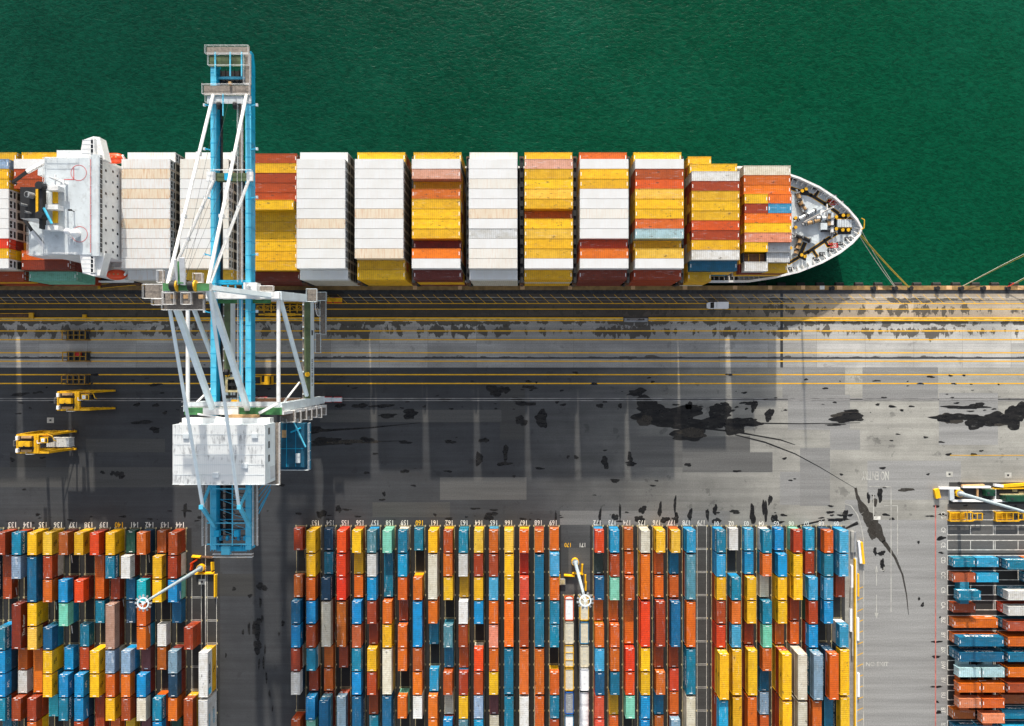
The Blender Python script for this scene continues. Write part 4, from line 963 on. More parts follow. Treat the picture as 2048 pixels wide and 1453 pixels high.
for sx,ax,gx in ((-1,AXL,-71.0),(1,AXR,-63.05)):
    m=MB(); m.tube((ax+sx*.1,AY+.6,ZA+.2),(gx-.2*sx,62.4,ZG+.6),.37,0,10)
    for t in (.33,.66): c=Vector((ax+sx*.1,AY+.6,ZA+.2)).lerp(Vector((gx-.2*sx,62.4,ZG+.6)),t); m.cbox(c.x,c.y,c.z-.5,.9,.7,1.0,0)
    K(m,'outer_forestay',M['white'])
    m=MB(); m.tube((ax+sx*.3,AY+.8,ZA-.3),(gx+.25,42.8,ZG+.6),.34,0,10)
    for t in (.4,.72): c=Vector((ax,AY+.8,ZA-.3)).lerp(Vector((gx+.25,42.8,ZG+.6)),t); m.cbox(c.x,c.y,c.z-.4,.7,.6,.8,0)
    K(m,'inner_forestay',M['white'])
    m=MB(); m.tube((ax+sx*.4,AY-.6,ZA),(gx,-30.2,ZG+5.6),.36,0,10); K(m,'backstay',M['pale'])
    m=MB(); m.beam((ax,AY-.4,ZA-.6),(gx,-9.0,ZG+.3),1.1,1.1,0); K(m,'rear_strut',M['pale'])
    m=MB(); m.beam((gx+sx*.2,-30.2,ZG+5.7),(gx+sx*.6,-25.5,ZG-.4),.5,.5,0); m.beam((gx+sx*.2,-30.2,ZG+5.7),(gx+.4,-36.0,ZG-.2),.7,.7,0); m.cbox(gx+sx*.2,-30.2,ZG+5.3,.9,.9,.9,0); K(m,'backstay_bracket',M['lblue'])
    lx=XL if sx<0 else XR
    m=MB(); m.beam((lx+1.6*(1 if sx<0 else -1),16.9,ZG),(ax,AY,ZA-.5),1.0,1.2,0); K(m,'front_strut',M['pale'])
m=MB()
for k,(x0,y0) in enumerate(((-70.2,42),(-69.6,61),(-68.6,42),(-67.4,61),(-66.4,20),(-65.6,42))): m.tube((-69.0+k*.5,AY,ZA+1),(x0,y0,ZG+.4),.035,0,4)
K(m,'hoist_rope',M['dark'])
# portal
for lx,sx in ((XL,-1),(XR,1)):
    for ly,ty,nm in ((YW,16.9,'leg'),(YL,-8.6,'leg')):
        m=MB(); m.beam((lx,ly,2.4),(lx,ty,ZG),1.7,1.9,0)
        for z in (10,20,30): t=(z-2.4)/(ZG-2.4); m.beam((lx,ly+(ty-ly)*(t-.004),z-.1),(lx,ly+(ty-ly)*(t+.004),z+.1),1.78,1.98,0)
        K(m,nm,M['pale'])
    m=MB(); m.beam((lx,YW-.8,14.2),(lx,YL+.8,14.2),1.6,3.3,0,1)
    m.box(lx-1.5,lx-.82,YL+1,YW-1,15.0,15.1,2); 
    for k in range(9): m.cbox(lx-1.2,YL+2+k*2.9,15.1,.25,.4,.5,0)
    m.tube((lx+.1,-1.2,15.86),(lx+.1,-1.2,16.3),.62,3,18); K(m,'portal_beam',[M['pale'],M['olive'],M['grate'],M['yellow']])
    m=MB(); m.tube((lx,16.4,ZG-.4),(lx,-8.2,ZG-.4),.45,0,12); K(m,'tie_tube',M['white'])
    m=MB(); m.tube((lx,16.4,ZG-1.5),(lx,-6.6,16.4),.54,0,12); K(m,'portal_brace',M['pale'])
    m=MB(); m.tube((lx-.5,-3.2,21.0),(lx-1.2,-9.2,35),.24,0,10); K(m,'portal_brace',M['white'])
txt=MB(); text_on(txt,'LIEBHERR',1.7,Matrix.Translation((XR+.82,-.6,14.2))@Matrix.Rotation(R(90),4,'Z')@Matrix.Rotation(R(90),4,'X'),0); K(txt,'lettering',M['msc']); txt=MB(); txt.box(XR+.805,XR+.82,9.0,10.3,13.5,15.0,0); K(txt,'nameplate',M['msc'])
m=MB(); m.beam((XL-.5,16.9,ZG+.2),(XR+.6,16.9,ZG+.2),1.5,1.5,0,0); m.box(-70.6,-58.2,15.2,16.1,ZG-1.0,ZG-.9,1); K(m,'front_crossbeam',[M['white'],M['green']])
platform(-62.2,-57.0,17.8,19.0,ZG+.3); m=MB(); m.box(-63.2,-60.2,17.7,19.6,ZG,ZG+2.6,0); m.tube((-61.8,18.8,ZG+2.6),(-61.8,18.8,ZG+4),.25,0,8); K(m,'electrical_cabinet',M['white'])
m=MB(); m.beam((XL-.5,-9.4,ZG-.6),(XR+1.0,-9.4,ZG-.6),1.7,1.7,0,1); m.box(-73.0,-65.0,-10.2,-8.6,ZG+.25,ZG+.9,0); K(m,'rear_crossbeam',[M['white'],M['green']])
walkway([(XL-.8,-7.8,ZG),(XR+.5,-7.8,ZG)],1.0,'walkway',('lgrey','grey'))
m=MB(); m.beam((XL,YW,5.0),(XR,YW,5.0),1.4,1.6,0); K(m,'sill_beam',[M['white'],M['brown']]); m=MB(); m.beam((XL,-8.6,5.0),(XR,-8.6,5.0),1.8,1.8,0,1)
for k in range(3): m.box(-71+k*5,-70.8+k*5,-9.55,-7.65,4.0,5.95,1)
K(m,'sill_beam',[M['white'],M['brown']])
for lx in (XL,XR):
    for ly in (YW,YL):
        o=empty('bogie',(lx-XC,ly-YL,0)); o.parent=cr
        m=MB(); m.box(-5.4,5.4,-.55,.55,.9,1.7,0); m.box(-2.6,2.6,-.6,.6,1.7,2.5,0)
        for k in range(4): m.box(-5.2+k*2.75,-3.1+k*2.75,-.75,.75,.35,.95,1)
        m.build('bogie_frame',[M['yellow'] if ly>0 else M['lgrey'],M['red']],o)
        m=MB()
        for k in range(8): m.tube((-4.8+k*1.38,-.2,.36),(-4.8+k*1.38,.2,.36),.36,0,12)
        m.build('wheel',M['dark'],o)
# stair tower and cable reel
for k in range(7):
    z=5+k*4.6; px_=(XR+.3); m=MB(); y0=-10.8-(.4 if k%2 else 0)
    m.box(XR-1.2,XR+2.2,y0-1.5,y0+1.2,z-.1,z,0); m.rail([(XR-1.2,y0-1.5,z),(XR+2.2,y0-1.5,z),(XR+2.2,y0+1.2,z),(XR-1.2,y0+1.2,z),(XR-1.2,y0-1.5,z)],1.1,1,.04,1.4)
    m.beam((XR-1+(2.4 if k%2 else 0),y0-1.0,z),(XR-1+(0 if k%2 else 2.4),y0-1.0,z+4.5),.8,.12,2); m.box(XR-.9,XR+.2,y0+1.3,y0+2.1,z,z+2.2,1)
    K(m,'stair_landing',[M['grate'],M['white'],M['grey']])
m=MB(); m.beam((XR+1.5,-9.9,5),(XR+.9,-9.9,ZG),.9,.7,0); m.beam((XR+.4,-10.4,6),(XR+.4,-10.4,ZG-1),.7,.5,1); K(m,'elevator_mast',[M['white'],M['brown']])
m=MB(); cx,cy,cz=XR+1.25,17.2,10.0
n_=28
for i in range(n_):
    a,b=2*math.pi*i/n_,2*math.pi*(i+1)/n_
    m.tube((cx,cy+2.9*math.cos(a),cz+2.9*math.sin(a)),(cx,cy+2.9*math.cos(b),cz+2.9*math.sin(b)),.12,0,5)
    if i%2==0: m.tube((cx,cy,cz),(cx,cy+2.9*math.cos(a),cz+2.9*math.sin(a)),.05,0,4)
m.tube((cx-.3,cy,cz),(cx+.3,cy,cz),1.0,1,16); K(m,'cable_reel',[M['white'],M['dark']])
for (x0,x1,y0,y1,z) in ((XR+1.6,XR+3.2,9.5,19.5,9),(XR+1.2,XR+3.8,17.2,20.4,20),(XR+2.2,XR+4.6,18.0,20.2,14),(XR+1.2,XR+2.6,4.5,9.5,12)): platform(x0,x1,y0,y1,z,'platform','grate','pale')
# machinery house
m=MB(); hx0,hx1,hy0,hy1,hz0,hz1=-77.0,-56.8,-25.1,-12.0,39.3,46.0
m.box(hx0,hx1,hy0,hy1,hz0,hz1,0,1); mh=K(m,'machinery_house',[M['whiteclean'],None] if False else [M['pale'],bpy.data.materials.new('stained_white_roof')])
rm=mh.data.materials[1]; rm.use_nodes=True; q=NT(rm.node_tree); b=rm.node_tree.nodes['Principled BSDF']
c=q.mix(q.math('MULTIPLY',q.ramp(q.noise(1.0,5,.7,1.4,.35,1),.47,.66),q.ramp(q.noise(.16,3,.5,.5,2,1),.42,.58)),(.66,.68,.68),(.27,.28,.29)); c=q.mix(q.ramp(q.math('SINE',q.math('MULTIPLY',q.sep(q.tc.outputs['Object'])[0],14)),.2,1,0,.12),c,(.3,.3,.3)); q.l(c,b.inputs['Base Color']); b.inputs['Roughness'].default_value=.5
def KC(m,name,mats,par):
    return K(m,name,mats,par)
m=MB()
for k in range(5): m.box(hx0+.2,hx1-.2,hy0+2.1+k*2.2,hy0+2.22+k*2.2,hz1,hz1+.05,0)
for x_,y_ in ((-74,-14.5),(-67.5,-23),(-61.2,-21),(-59,-14.4)): m.cbox(x_,y_,hz1,1.3,1.0,.35,0)
m.rail([(hx0+.1,hy0+.1,hz1),(hx1-.1,hy0+.1,hz1)],.5,0,.03); K(m,'roof_rib',M['lgrey'],mh)
for y in (-13.6,-16.6,-19.6):
    m=MB(); m.box(hx1,hx1+.05,y-.75,y+.75,43.0,44.0,0); KC(m,'window',M['glass'],mh)
m=MB(); m.box(hx1,hx1+.06,-24.4,-21.6,39.5,42.8,0); KC(m,'door',M['lgrey'],mh)
m=MB(); m.box(hx0-1.1,hx0,hy0-.9,hy1,hz0-.15,hz0,0); m.box(hx1,hx1+1.2,hy0-.9,hy1,hz0-.15,hz0,0); m.box(hx0-1.1,hx1+1.2,hy0-1.0,hy0-.003,hz0-.12,hz0+.01,0)
m.rail([(hx0-1.1,hy1,hz0),(hx0-1.1,hy0-.9,hz0),(hx1+1.2,hy0-.9,hz0),(hx1+1.2,hy1,hz0)],1.1,1,.06); K(m,'house_gallery',[M['grate'],M['white']])
m=MB(); m.box(hx0+.3,hx1-.3,hy1,hy1+1.2,ZG+.4,ZG+3.2,0); m.box(-66.5,-60,hy1+1.25,hy1+1.9,ZG+1,ZG+2.6,1); m.beam((-74,hy1+2,ZG+1.2),(-66,hy1+1.0,ZG+3.6),.35,.35,0); m.beam((-60,hy1+2.2,ZG+1.6),(-56,hy1+4.4,ZG+1.2),.6,.8,0); K(m,'rope_sheave_frame',[M['white'],M['tan']])
# electrical room platform on the east side
m=MB(); m.box(-59.6,-53.0,-23.4,-12.9,27.0,29.8,0); 
for k in range(3): m.box(-59.5+k*2.2,-59.4+k*2.2,-23.3,-13,29.8,29.86,1)
m.box(-59.5,-53.1,-19.0,-18.9,29.8,29.86,1); m.cbox(-54.4,-21.2,29.86,1.0,2.2,.5,2); m.cbox(-57.8,-15.4,29.86,1.1,1.8,.06,3)
m.rail([(-60.4,-24.2,27.4),(-52.2,-24.2,27.4),(-52.2,-12.9,27.4)],2.0,2,.07); m.box(-60.4,-52.2,-24.3,-12.9,26.9,27.0,0)
K(m,'electrical_room',[M['teald'],M['blue'],M['lgrey'],M['tan']])
m=MB(); m.tube((-55.4,-12.0,31),(-52.5,-18.5,30.4),.2,0,8); m.tube((-56.2,-15.0,30),(-53.8,-14.0,30),.2,1,8); K(m,'electrical_room_brace',[M['lblue'],M['blue']])
# tail of the boom
m=MB()
for y in (-27,-34.8,-39.6): m.beam((-72.2,y,ZG+.6),(-62.0,y+(.0),ZG+.6),.22,.22,0)
for x in (-71.3,-66.4): m.beam((x,-26,ZG+.7),(x,-40,ZG+.7),.2,.2,0)
m.beam((-70.4,-41,ZG-1.4),(-63.6,-41,ZG-1.4),1.0,1.6,1)
for x in (-71.0,-64.0):
    for k in range(4): m.beam((x-1+k*.6,-41.5,ZG-1.0),(x-.6+k*.6,-39.6,ZG+.2),.16,.2,1)
m.cbox(-68.2,-41.2,ZG-1,1.9,1.9,1.2,0); m.beam((-71,-43.1,ZG-1.6),(-64,-43.1,ZG-1.6),.3,.3,2)
for x in (-70,-65.5): m.cbox(x,-37.2,ZG-.4,1.1,1.4,1.2,1)
for k in range(6): m.beam((-70.2,-27.5-k*2.3,ZG-1.6),(-63.8,-27.5-k*2.3,ZG-1.6),.14,.16,1)
for k in range(5): m.beam((-70.2,-27.5-k*2.3,ZG-1.5),(-63.8,-29.8-k*2.3,ZG-1.5),.10,.12,0)
for x in (-69.9,-68.4,-65.8,-64.4): m.tube((x,-38.6,ZG-1),(x+.5,-38.6,ZG-1),.6,1,12)
K(m,'boom_tail',[M['lblue'],M['blue'],M['tan']])
m=MB()
for k in range(8): m.beam((-69.8,-27-k*1.6,ZG-2.3),(-63.9,-27-k*1.6,ZG-2.3),.15,.2,0)
for k in range(4): m.beam((-69.6,-27-k*3.2,ZG-2.2),(-66.9,-30-k*3.0,ZG-2.2),.14,.14,0)
m.box(-69.2,-67.6,-38,-26,ZG-2.5,ZG-2.4,0); K(m,'festoon_frame',M['black'])
m=MB()
for k in range(5): m.beam((-61.0,-26.0-k*1.5,ZG-.8),(-58.6,-24.2-k*.8,ZG-1.8),.16,.16,0)
m.beam((-61,-26,ZG-.8),(-58.6,-24,ZG-1.8),.2,.2,0); m.beam((-61,-33,ZG-.8),(-58.6,-27.6,ZG-1.8),.2,.2,0); K(m,'tail_truss',M['blue'])
walkway([(-71.4,-42.5,ZG-1.5),(-62.4,-42.5,ZG-1.5)],.7,'walkway')
# trolley with its cabin
tr=empty('trolley',(0,0,0)); tr.parent=cr
m=MB(); z=ZG-3.2
for x in (-70.0,-64.2): m.box(x-.3,x+.3,-10.0,-.4,z,z+.5,0)
for y in (-.8,-3.4,-6.2,-9.6): m.box(-70.0,-64.2,y-.3,y+.3,z+.05,z+.55,0)
for k in range(6): m.beam((-69.8+k*.9,-1,z+.6),(-69.2+k*.9,-9,z+.6),.12,.12,0)
for x in (-69.4,-65): m.tube((x,-.6,z+.8),(x+.9,-.6,z+.8),.7,0,14); m.tube((x,-9,z+.8),(x+.9,-9,z+.8),.7,0,14)
m.tube((-68.3,1.6,z),(-67.7,1.6,z),.7,2,16); K(m,'trolley_frame',[M['black'],M['yellow'],M['yellow']],tr)
m=MB(); m.box(-69.0,-66.2,-5.0,-1.9,z-3,z-.2,0); m.box(-69.2,-66.0,-5.2,-4.7,z+.6,z+.9,1); m.box(-69.2,-66.0,-2.2,-1.7,z+.6,z+.9,1); m.box(-69.2,-68.7,-4.7,-2.2,z+.6,z+.9,1); m.box(-66.5,-66.0,-4.7,-2.2,z+.6,z+.9,1); K(m,'operator_cabin',[M['black'],M['linec']],tr)
m=MB(); m.box(-67.7,-65.9,-9.6,-6.9,z+.6,z+1.3,0); m.cbox(-66.6,-8.6,z+1.3,.5,.5,.2,1); m.cbox(-66.4,-7.6,z+1.3,.4,.5,.2,1); m.box(-70.2,-68.7,-10.6,-8.8,z+.6,z+1.6,1); K(m,'hoist_motor',[M['yellow'],M['lgrey']],tr)
# ---------------------------------------------------------------- quay furniture
def at(px,py,z=0): p=P(px,py,z); return (p[0],p[1],z)
# fenders
proto=None
for i,px in enumerate(list(range(1565,2060,39))+[1526,1487]):
    m=MB()
    if proto is None:
        m.tube((-1.1,.45,-1.3),(1.1,.45,-1.3),.62,0,14); m.box(-1.2,1.2,-.1,.2,-2.2,-.5,1); proto=m.build('quay_fender',[M['rubber'],M['dark']])
        o=proto
    else: o=copy_tree(proto)
    o.location=(xx(px),QE+.05,0)
    tag(o,'black rubber fender hanging on the face of the quay wall','fender','black fenders along the quay wall')
# bollards
m=MB(); m.tube((0,0,0),(0,0,.5),.42,0,14,.34); m.tube((0,0,.5),(0,0,.75),.55,0,14,.6); m.box(-.8,.8,-.45,.45,-.003,.06,1)
bol=m.build('mooring_bollard',[M['rubber'],M['dark']]); first=True
BL=[(1663,'between the white pad and the peach pad'),(1746,'holding no rope, west of the bow lines'),(1789,'holding the pale bow lines'),(1820,'holding the yellow bow lines'),(1873,'standing free, east of the bow lines'),(1921,'holding the pale line that runs out to sea'),(1965,'standing free beside a peach painted pad'),(2014,'holding the line with a red end')]
for px,t in BL:
    o=bol if first else copy_tree(bol); first=False
    o.location=(xx(px),yy(577.3),.10); tag(o,'dark bollard on the quay edge %s'%t,'bollard','bollards on the quay edge')
def rope(pts,r,mt,label,sag=.5,red=False):
    m=MB(); a,b=Vector(pts[0]),Vector(pts[1]); pr=[]
    for k in range(13):
        t=k/12; c=a.lerp(b,t); c.z-=sag*4*t*(1-t); pr.append(c)
    m.path(pr[:-2] if red else pr,r,0,6)
    if red: m.path(pr[-3:],r*1.5,1,8)
    o=m.build('mooring_rope',[M[mt],M['red']]); tag(o,label,'rope','mooring ropes'); return o
e1=at(1789,574.5,.7); e2=at(1820,576,.7)
rope((at(1717,469,5.3),e1),.09,'rope','pale mooring rope from the bow, the shoreward of a pair')
rope((at(1723,462,5.3),(e1[0]+.3,e1[1],.7)),.09,'rope','pale mooring rope from the bow tip crossing over the yellow ropes')
rope((at(1719,466,5.4),e2),.10,'ropey','yellow mooring rope from the bow, seaward edge of its pair')
rope((at(1716,466,5.4),(e2[0]-.35,e2[1],.7)),.10,'ropey','yellow mooring rope from the bow, shoreward edge of its pair')
rope((at(2110,478,6),at(1921,575,.7)),.07,'rope','pale rope running from its bollard far out over the water',1.2)
rope((at(2112,482,6),(at(1921,575,.7)[0]+.2,yy(575.5),.7)),.06,'ropey','thin yellowish rope lying just under the long pale rope',1.3)
rope((at(2110,524,6),at(2014,575,.7)),.075,'rope','pale rope with a red sleeve at its bollard',.5,True)
rope((at(2112,530,6),(at(2014,575,.7)[0]+.2,yy(575.6),.7)),.06,'ropey','yellowish rope alongside the red sleeved rope',.5)
# white utility van on the quay
v=empty('utility_van',(*at(1433,612)[:2],0),math.pi); tag(v,'white van parked on the dark quay strip beside the ship','van')
b_=MB(); b_.prism([(-2.9,-.95),(2.0,-.95),(2.75,-.75),(2.95,-.4),(2.95,.4),(2.75,.75),(2.0,.95),(-2.9,.95)],.45,1.05,0); b_.box(-2.85,.35,-.9,.9,1.05,2.15,0); b_.box(.42,1.15,-.86,.86,1.05,1.95,0)
b_.add([(1.15,-.86,1.05),(1.15,.86,1.05),(1.15,.80,1.93),(1.15,-.80,1.93),(1.95,-.82,1.05),(1.95,.82,1.05)],[(0,4,3),(1,2,5)],0)
for k in range(6): b_.box(-2.7+k*.5,-2.66+k*.5,-.85,.85,2.15,2.17,0)
b_.build('body',M['whiteclean'],v)
m=MB(); m.add([(1.17,-.80,1.94),(1.17,.80,1.94),(1.97,.80,1.07),(1.97,-.80,1.07)],[(3,2,1,0)],0); m.build('windscreen',M['glass'],v)
for x in (-1.9,1.9):
    for y in (-.86,.86): m=MB(); m.tube((x,y-.12,.36),(x,y+.12,.36),.36,0,14); m.build('wheel',M['rubber'],v)
for y in (-1.05,1.05): m=MB(); m.cbox(1.25,y,1.2,.15,.25,.2,0); m.build('mirror',M['black'],v)
for y in (-.6,.6): m=MB(); m.cbox(2.93,y,.65,.06,.3,.2,0); m.build('headlight',M['spark'],v)
# three yellow open frames standing in the traffic lanes
for i,(px,py,t) in enumerate(((153,671,'dark yellow open steel frame nearest the yellow trough'),(154,713.5,'yellow open steel frame with a red box inside'),(152,759.5,'yellow open steel frame standing on the dark asphalt'))):
    o=empty('coning_frame',(*at(px,py,1)[:2],0)); tag(o,t,'steel frame','yellow open frames on the traffic lanes')
    m=MB(); L,W=3.2,1.25
    for y in (-W,0,W): m.beam((-L,y,2.3),(L,y,2.3),.18,.2,0)
    for k in range(5): m.beam((-L+k*L/2,-W,2.3),(-L+k*L/2,W,2.3),.18,.2,0)
    for x in (-L,0,L):
        for y in (-W,W): m.beam((x,y,0),(x,y,2.3),.2,.2,0)
    m.box(-L-.2,L+.2,-W-.2,-W+.1,0,.3,0); m.box(-L-.2,L+.2,W-.1,W+.2,0,.3,0); m.build('frame',M['yellowd'],o)
    m=MB(); m.box(-L,L,-W,W,.25,.4,0); 
    for k in range(4): m.box(-L+.3+k*1.6,-L+1.2+k*1.6,-.9,.9,.4,.9,0)
    m.build('cone_bins',M['dark'],o)
    if i==1: m=MB(); m.box(-.1,1.2,0,1.2,.9,1.9,0); m.build('red_box',M['red'],o)
# straddle carriers
def straddle(px,py,label,mirror=False):
    p=P(px,py,0); o=empty('straddle_carrier',(p[0],p[1],0)); tag(o,label,'straddle carrier','yellow straddle carriers')
    for s in (-1,1):
        m=MB(); m.box(-5.0,5.0,s*2.45-.24,s*2.45+.24,.9,1.6,0); m.beam((-4.2,s*2.45,1.5),(-3.9,s*2.3,11.0),.55,.7,0); m.beam((4.3,s*2.45,1.5),(3.6,s*2.3,11.0),.42,.5,0); m.beam((0,s*2.45,1.5),(.2,s*2.3,11.0),.4,.35,0); m.beam((3.4,s*2.45,1.6),(.2,s*2.4,6.0),.25,.25,0)
        m.build('side_frame',M['yellow'],o)
        for x in (-4.0,-1.5,1.5,4.0):
            w_=MB(); w_.tube((x,s*2.45-.32,.75),(x,s*2.45+.32,.75),.75,0,16); w_.tube((x,s*2.45-.34,.75),(x,s*2.45+.34,.75),.35,1,10); w_.build('wheel',[M['rubber'],M['yellow']],o)
    m=MB()
    for s in (-1,1): m.box(-4.4,3.9,s*2.3-.28,s*2.3+.28,10.9,11.5,0)
    for x in (-4.3,.3,1.0): m.box(x-.3,x+.3,-2.5,2.5,11.0,11.7,0)
    m.box(-4.0,.2,-2.0,2.0,11.55,11.62,1); m.box(1.4,2.2,-.2,1.9,11.0,11.2,1); m.box(-3.9,.1,.95,1.4,11.62,11.8,1); m.box(-3.9,.1,-1.4,-.85,11.62,11.8,1); m.box(-5.6,-4.6,1.2,1.9,8,9.4,0); m.box(-5.6,-4.6,-1.6,-.9,8,9.4,0)
    m.build('top_frame',[M['yellow'],M['black']],o)
    m=MB(); m.box(-3.4,-.3,-.65,.75,11.62,12.7,0); m.cbox(-1.9,-.55,12.7,.35,.25,.1,1); m.build('engine_housing',[M['yellow'],M['black']],o)
    m=MB(); m.box(-3.0,-.3,1.5,2.1,11.5,12.2,0); m.box(-3.2,-.4,-2.1,-1.5,11.5,12.0,0); m.build('air_duct',M['tan'],o)
    m=MB(); m.box(-4.3,-3.7,1.1,2.1,11.7,12.5,0); m.box(-4.3,-3.7,-2.2,-1.2,11.7,12.5,0); m.build('radiator',M['whiteclean'],o)
    m=MB(); m.box(2.2,4.2,.3,1.8,10.6,12.4,0); m.box(4.2,4.6,.4,1.7,10.6,12.2,1); m.box(3.55,4.0,.5,1.5,12.4,12.43,1); m.box(2.5,3.3,.6,1.5,12.4,12.44,2); m.cbox(2.9,1.05,12.44,.22,.22,.03,3)
    m.path([(1.0,2.3,11.6),(3.6,2.6,11.6),(4.9,2.0,11.6),(5.2,.9,11.4),(5.2,.6,10.4)],.12,0,6); m.box(2.5,3.8,1.85,2.35,11.2,11.3,4); m.path([(1.0,1.0,11.8),(1.0,.2,11.8),(2.4,.3,11.8)],.1,2,5)
    m.build('cab',[M['yellow'],M['glass'],M['whiteclean'],M['blue'],M['grey']],o)
    m=MB(); m.rail([(.2,-2.7,11.5),(-1.6,-2.7,11.5),(-1.6,-2.2,11.5)],1.0,0,.05); m.rail([(-5.4,-.6,10.6),(-5.4,.8,10.6),(-4.6,.8,10.6)],1,0,.05); m.box(-.9,.2,-2.8,-2.2,11.2,11.3,1); m.build('service_platform',[M['grey'],M['grate']],o)
    return o
straddle(213-14,799,'yellow straddle carrier running empty, upper of the two on the apron')
sc2=straddle(122,880,'yellow straddle carrier carrying a white container')
put('box',6.06,2.6,'w',xx(122)+4.4,yy(880)+.1,6.0,0,'white container lifted inside the lower straddle carrier','carried containers')
# yellow yard truck under the crane
t=empty('yard_tractor',(*at(531,761,1)[:2],0)); tag(t,'yellow yard tractor half hidden beneath the crane boom','tractor')
m=MB(); m.box(-4,1.6,-.55,.55,.7,1.1,1); m.box(-4,-1,-1.25,1.25,1.0,1.25,0); m.box(-3.6,-1.4,-.9,.9,1.25,1.6,2); m.build('chassis',[M['yellow'],M['dark'],M['black']],t)
m=MB(); m.box(.3,1.7,-1.2,1.2,.8,2.7,0); m.box(1.7,1.75,-1.0,1.0,1.6,2.5,1); m.box(1.75,2.1,-1.2,1.2,.5,1.2,0); m.box(-.9,.3,-1.2,-.5,.8,1.9,0); m.build('cab',[M['yellow'],M['glass']],t)
for x in (-3,-1.8,1.1):
    for y in (-1.0,1.0): m=MB(); m.tube((x,y-.2,.5),(x,y+.2,.5),.5,0,12); m.build('wheel',M['rubber'],t)
# container spreaders lying on the ground
def spreader(px,py,z,label,L=12.4,kind=0):
    o=empty('container_spreader',(*at(px,py,z)[:2],0)); tag(o,label,'spreader','yellow container spreaders')
    m=MB()
    if kind==0:
        for y in (-1.75,1.75):
            m.box(-4.2,4.2,y-.35,y+.35,.6,1.3,0); m.box(-6.0,-4.2,y-.22,y+.22,.7,1.1,0); m.box(4.2,6.0,y-.22,y+.22,.7,1.1,0)
            for x in (-3,-1.2,1.2,3): m.box(x-.12,x+.12,y-.45,y+.45,.5,1.4,0)
        m.build('main_beam',M['yellow'],o)
        m=MB()
        for y in (-.65,.65): m.beam((-6.2,y,1.6),(6.2,y,1.6),.16,.18,0)
        for k in range(9): m.beam((-6.2+k*1.55,-.65,1.6),(-6.2+k*1.55,.65,1.6),.14,.16,0)
        for k in range(8): m.beam((-6.2+k*1.55,-.65 if k%2 else .65,1.6),(-4.65+k*1.55,.65 if k%2 else -.65,1.6),.10,.12,0)
        for x in (-4.3,-2.3,2.9,4.9): m.box(x-.14,x+.14,-1.2,1.2,1.25,1.55,0)
        m.build('lattice_frame',M['yellow'],o); m=MB(); m.box(-3.2,3.4,-1.2,1.2,.3,.9,0); m.build('hoist_block',M['dark'],o)
    else:
        for y in (-1.2,1.2): m.beam((-3.1,y,1.3),(3.1,y,1.3),.28,.35,0)
        for x in (-3.1,-.2,1.6,3.1): m.beam((x,-1.2,1.3),(x,1.2,1.3),.22,.3,0)
        for x in (-2.6,-1.4): m.beam((x,-.9,1.25),(x,.9,1.25),.12,.2,0)
        for y in (-.5,.0,.5): m.beam((-3.0,y,.9),(1.6,y,.9),.2,.2,0)
        for s in (-1,1): m.beam((3.1,s*1.2,1.3),(3.9,s*.8,1.1),.25,.3,0); m.beam((3.9,s*.9,1.1),(6.0,s*.95,1.1),.2,.25,0)
        m.beam((4.6,-.9,1.1),(4.6,.9,1.1),.2,.2,0); m.beam((6.0,-.95,1.1),(6.0,.95,1.1),.25,.25,0)
        for x in (-3,3):
            for y in (-1.2,1.2): m.box(x-.15,x+.15,y-.15,y+.15,0,1.2,0)
        m.build('frame',M['yellow'],o); m=MB(); m.box(-2.9,1.4,-1.0,1.0,.3,.55,0); m.build('base_plate',M['yellow'],o)
    return o
spreader(560,617,1,'yellow spreader with a lattice frame lying on the quay under the crane')
spreader(1921,1033.5,1,'yellow spreader frame on the ground nearest the wide aisle',12,1); spreader(2013,1033.5,1,'yellow spreader frame on the ground partly under the lamp post',12,1)
# gangways
def gangway(p,q,w,label):
    m=MB(); m.beam(p,q,w,.15,0)
    d=(Vector(q)-Vector(p)).normalized(); s=Vector((d.y,-d.x,0)).normalized()*w/2
    k=int((Vector(q)-Vector(p)).length/.45)
    for i in range(k): c=Vector(p).lerp(Vector(q),i/k); m.beam(c-s,c+s,.08,.2,1)
    g=empty('gangway',(0,0,0)); tag(g,label,'gangway','gangways'); m.build('treads',[M['brown'],M['dark']],g)
    m=MB(); m.rail([tuple(Vector(p)+s),tuple(Vector(q)+s)],1.0,0); m.rail([tuple(Vector(p)-s),tuple(Vector(q)-s)],1.0,0); m.build('handrail',M['liney'],g)
    m=MB(); m.cbox(q[0],q[1],q[2],1.2,1.6,.5,0); m.cbox(p[0],p[1],p[2]+.05,.7,1.0,.3,0); m.build('end_fitting',M['yellow'],g)
gangway(at(199,574,1.2),at(287,566,5.0),1.1,'brown gangway with yellow ends sloping up beside the ship')
gangway(at(-30,632,.5),at(64,632,.5),1.2,'brown gangway lying flat on the quay by the yellow trough')
m=MB(); m.cbox(0,0,0,.9,.9,.8,0); m.cbox(0,0,.8,.6,.6,.15,0); o=m.build('marker_block',M['yellow'],loc=(xx(171),yy(633),0)); tag(o,'small yellow block beside the yellow trough near the open frames','block')
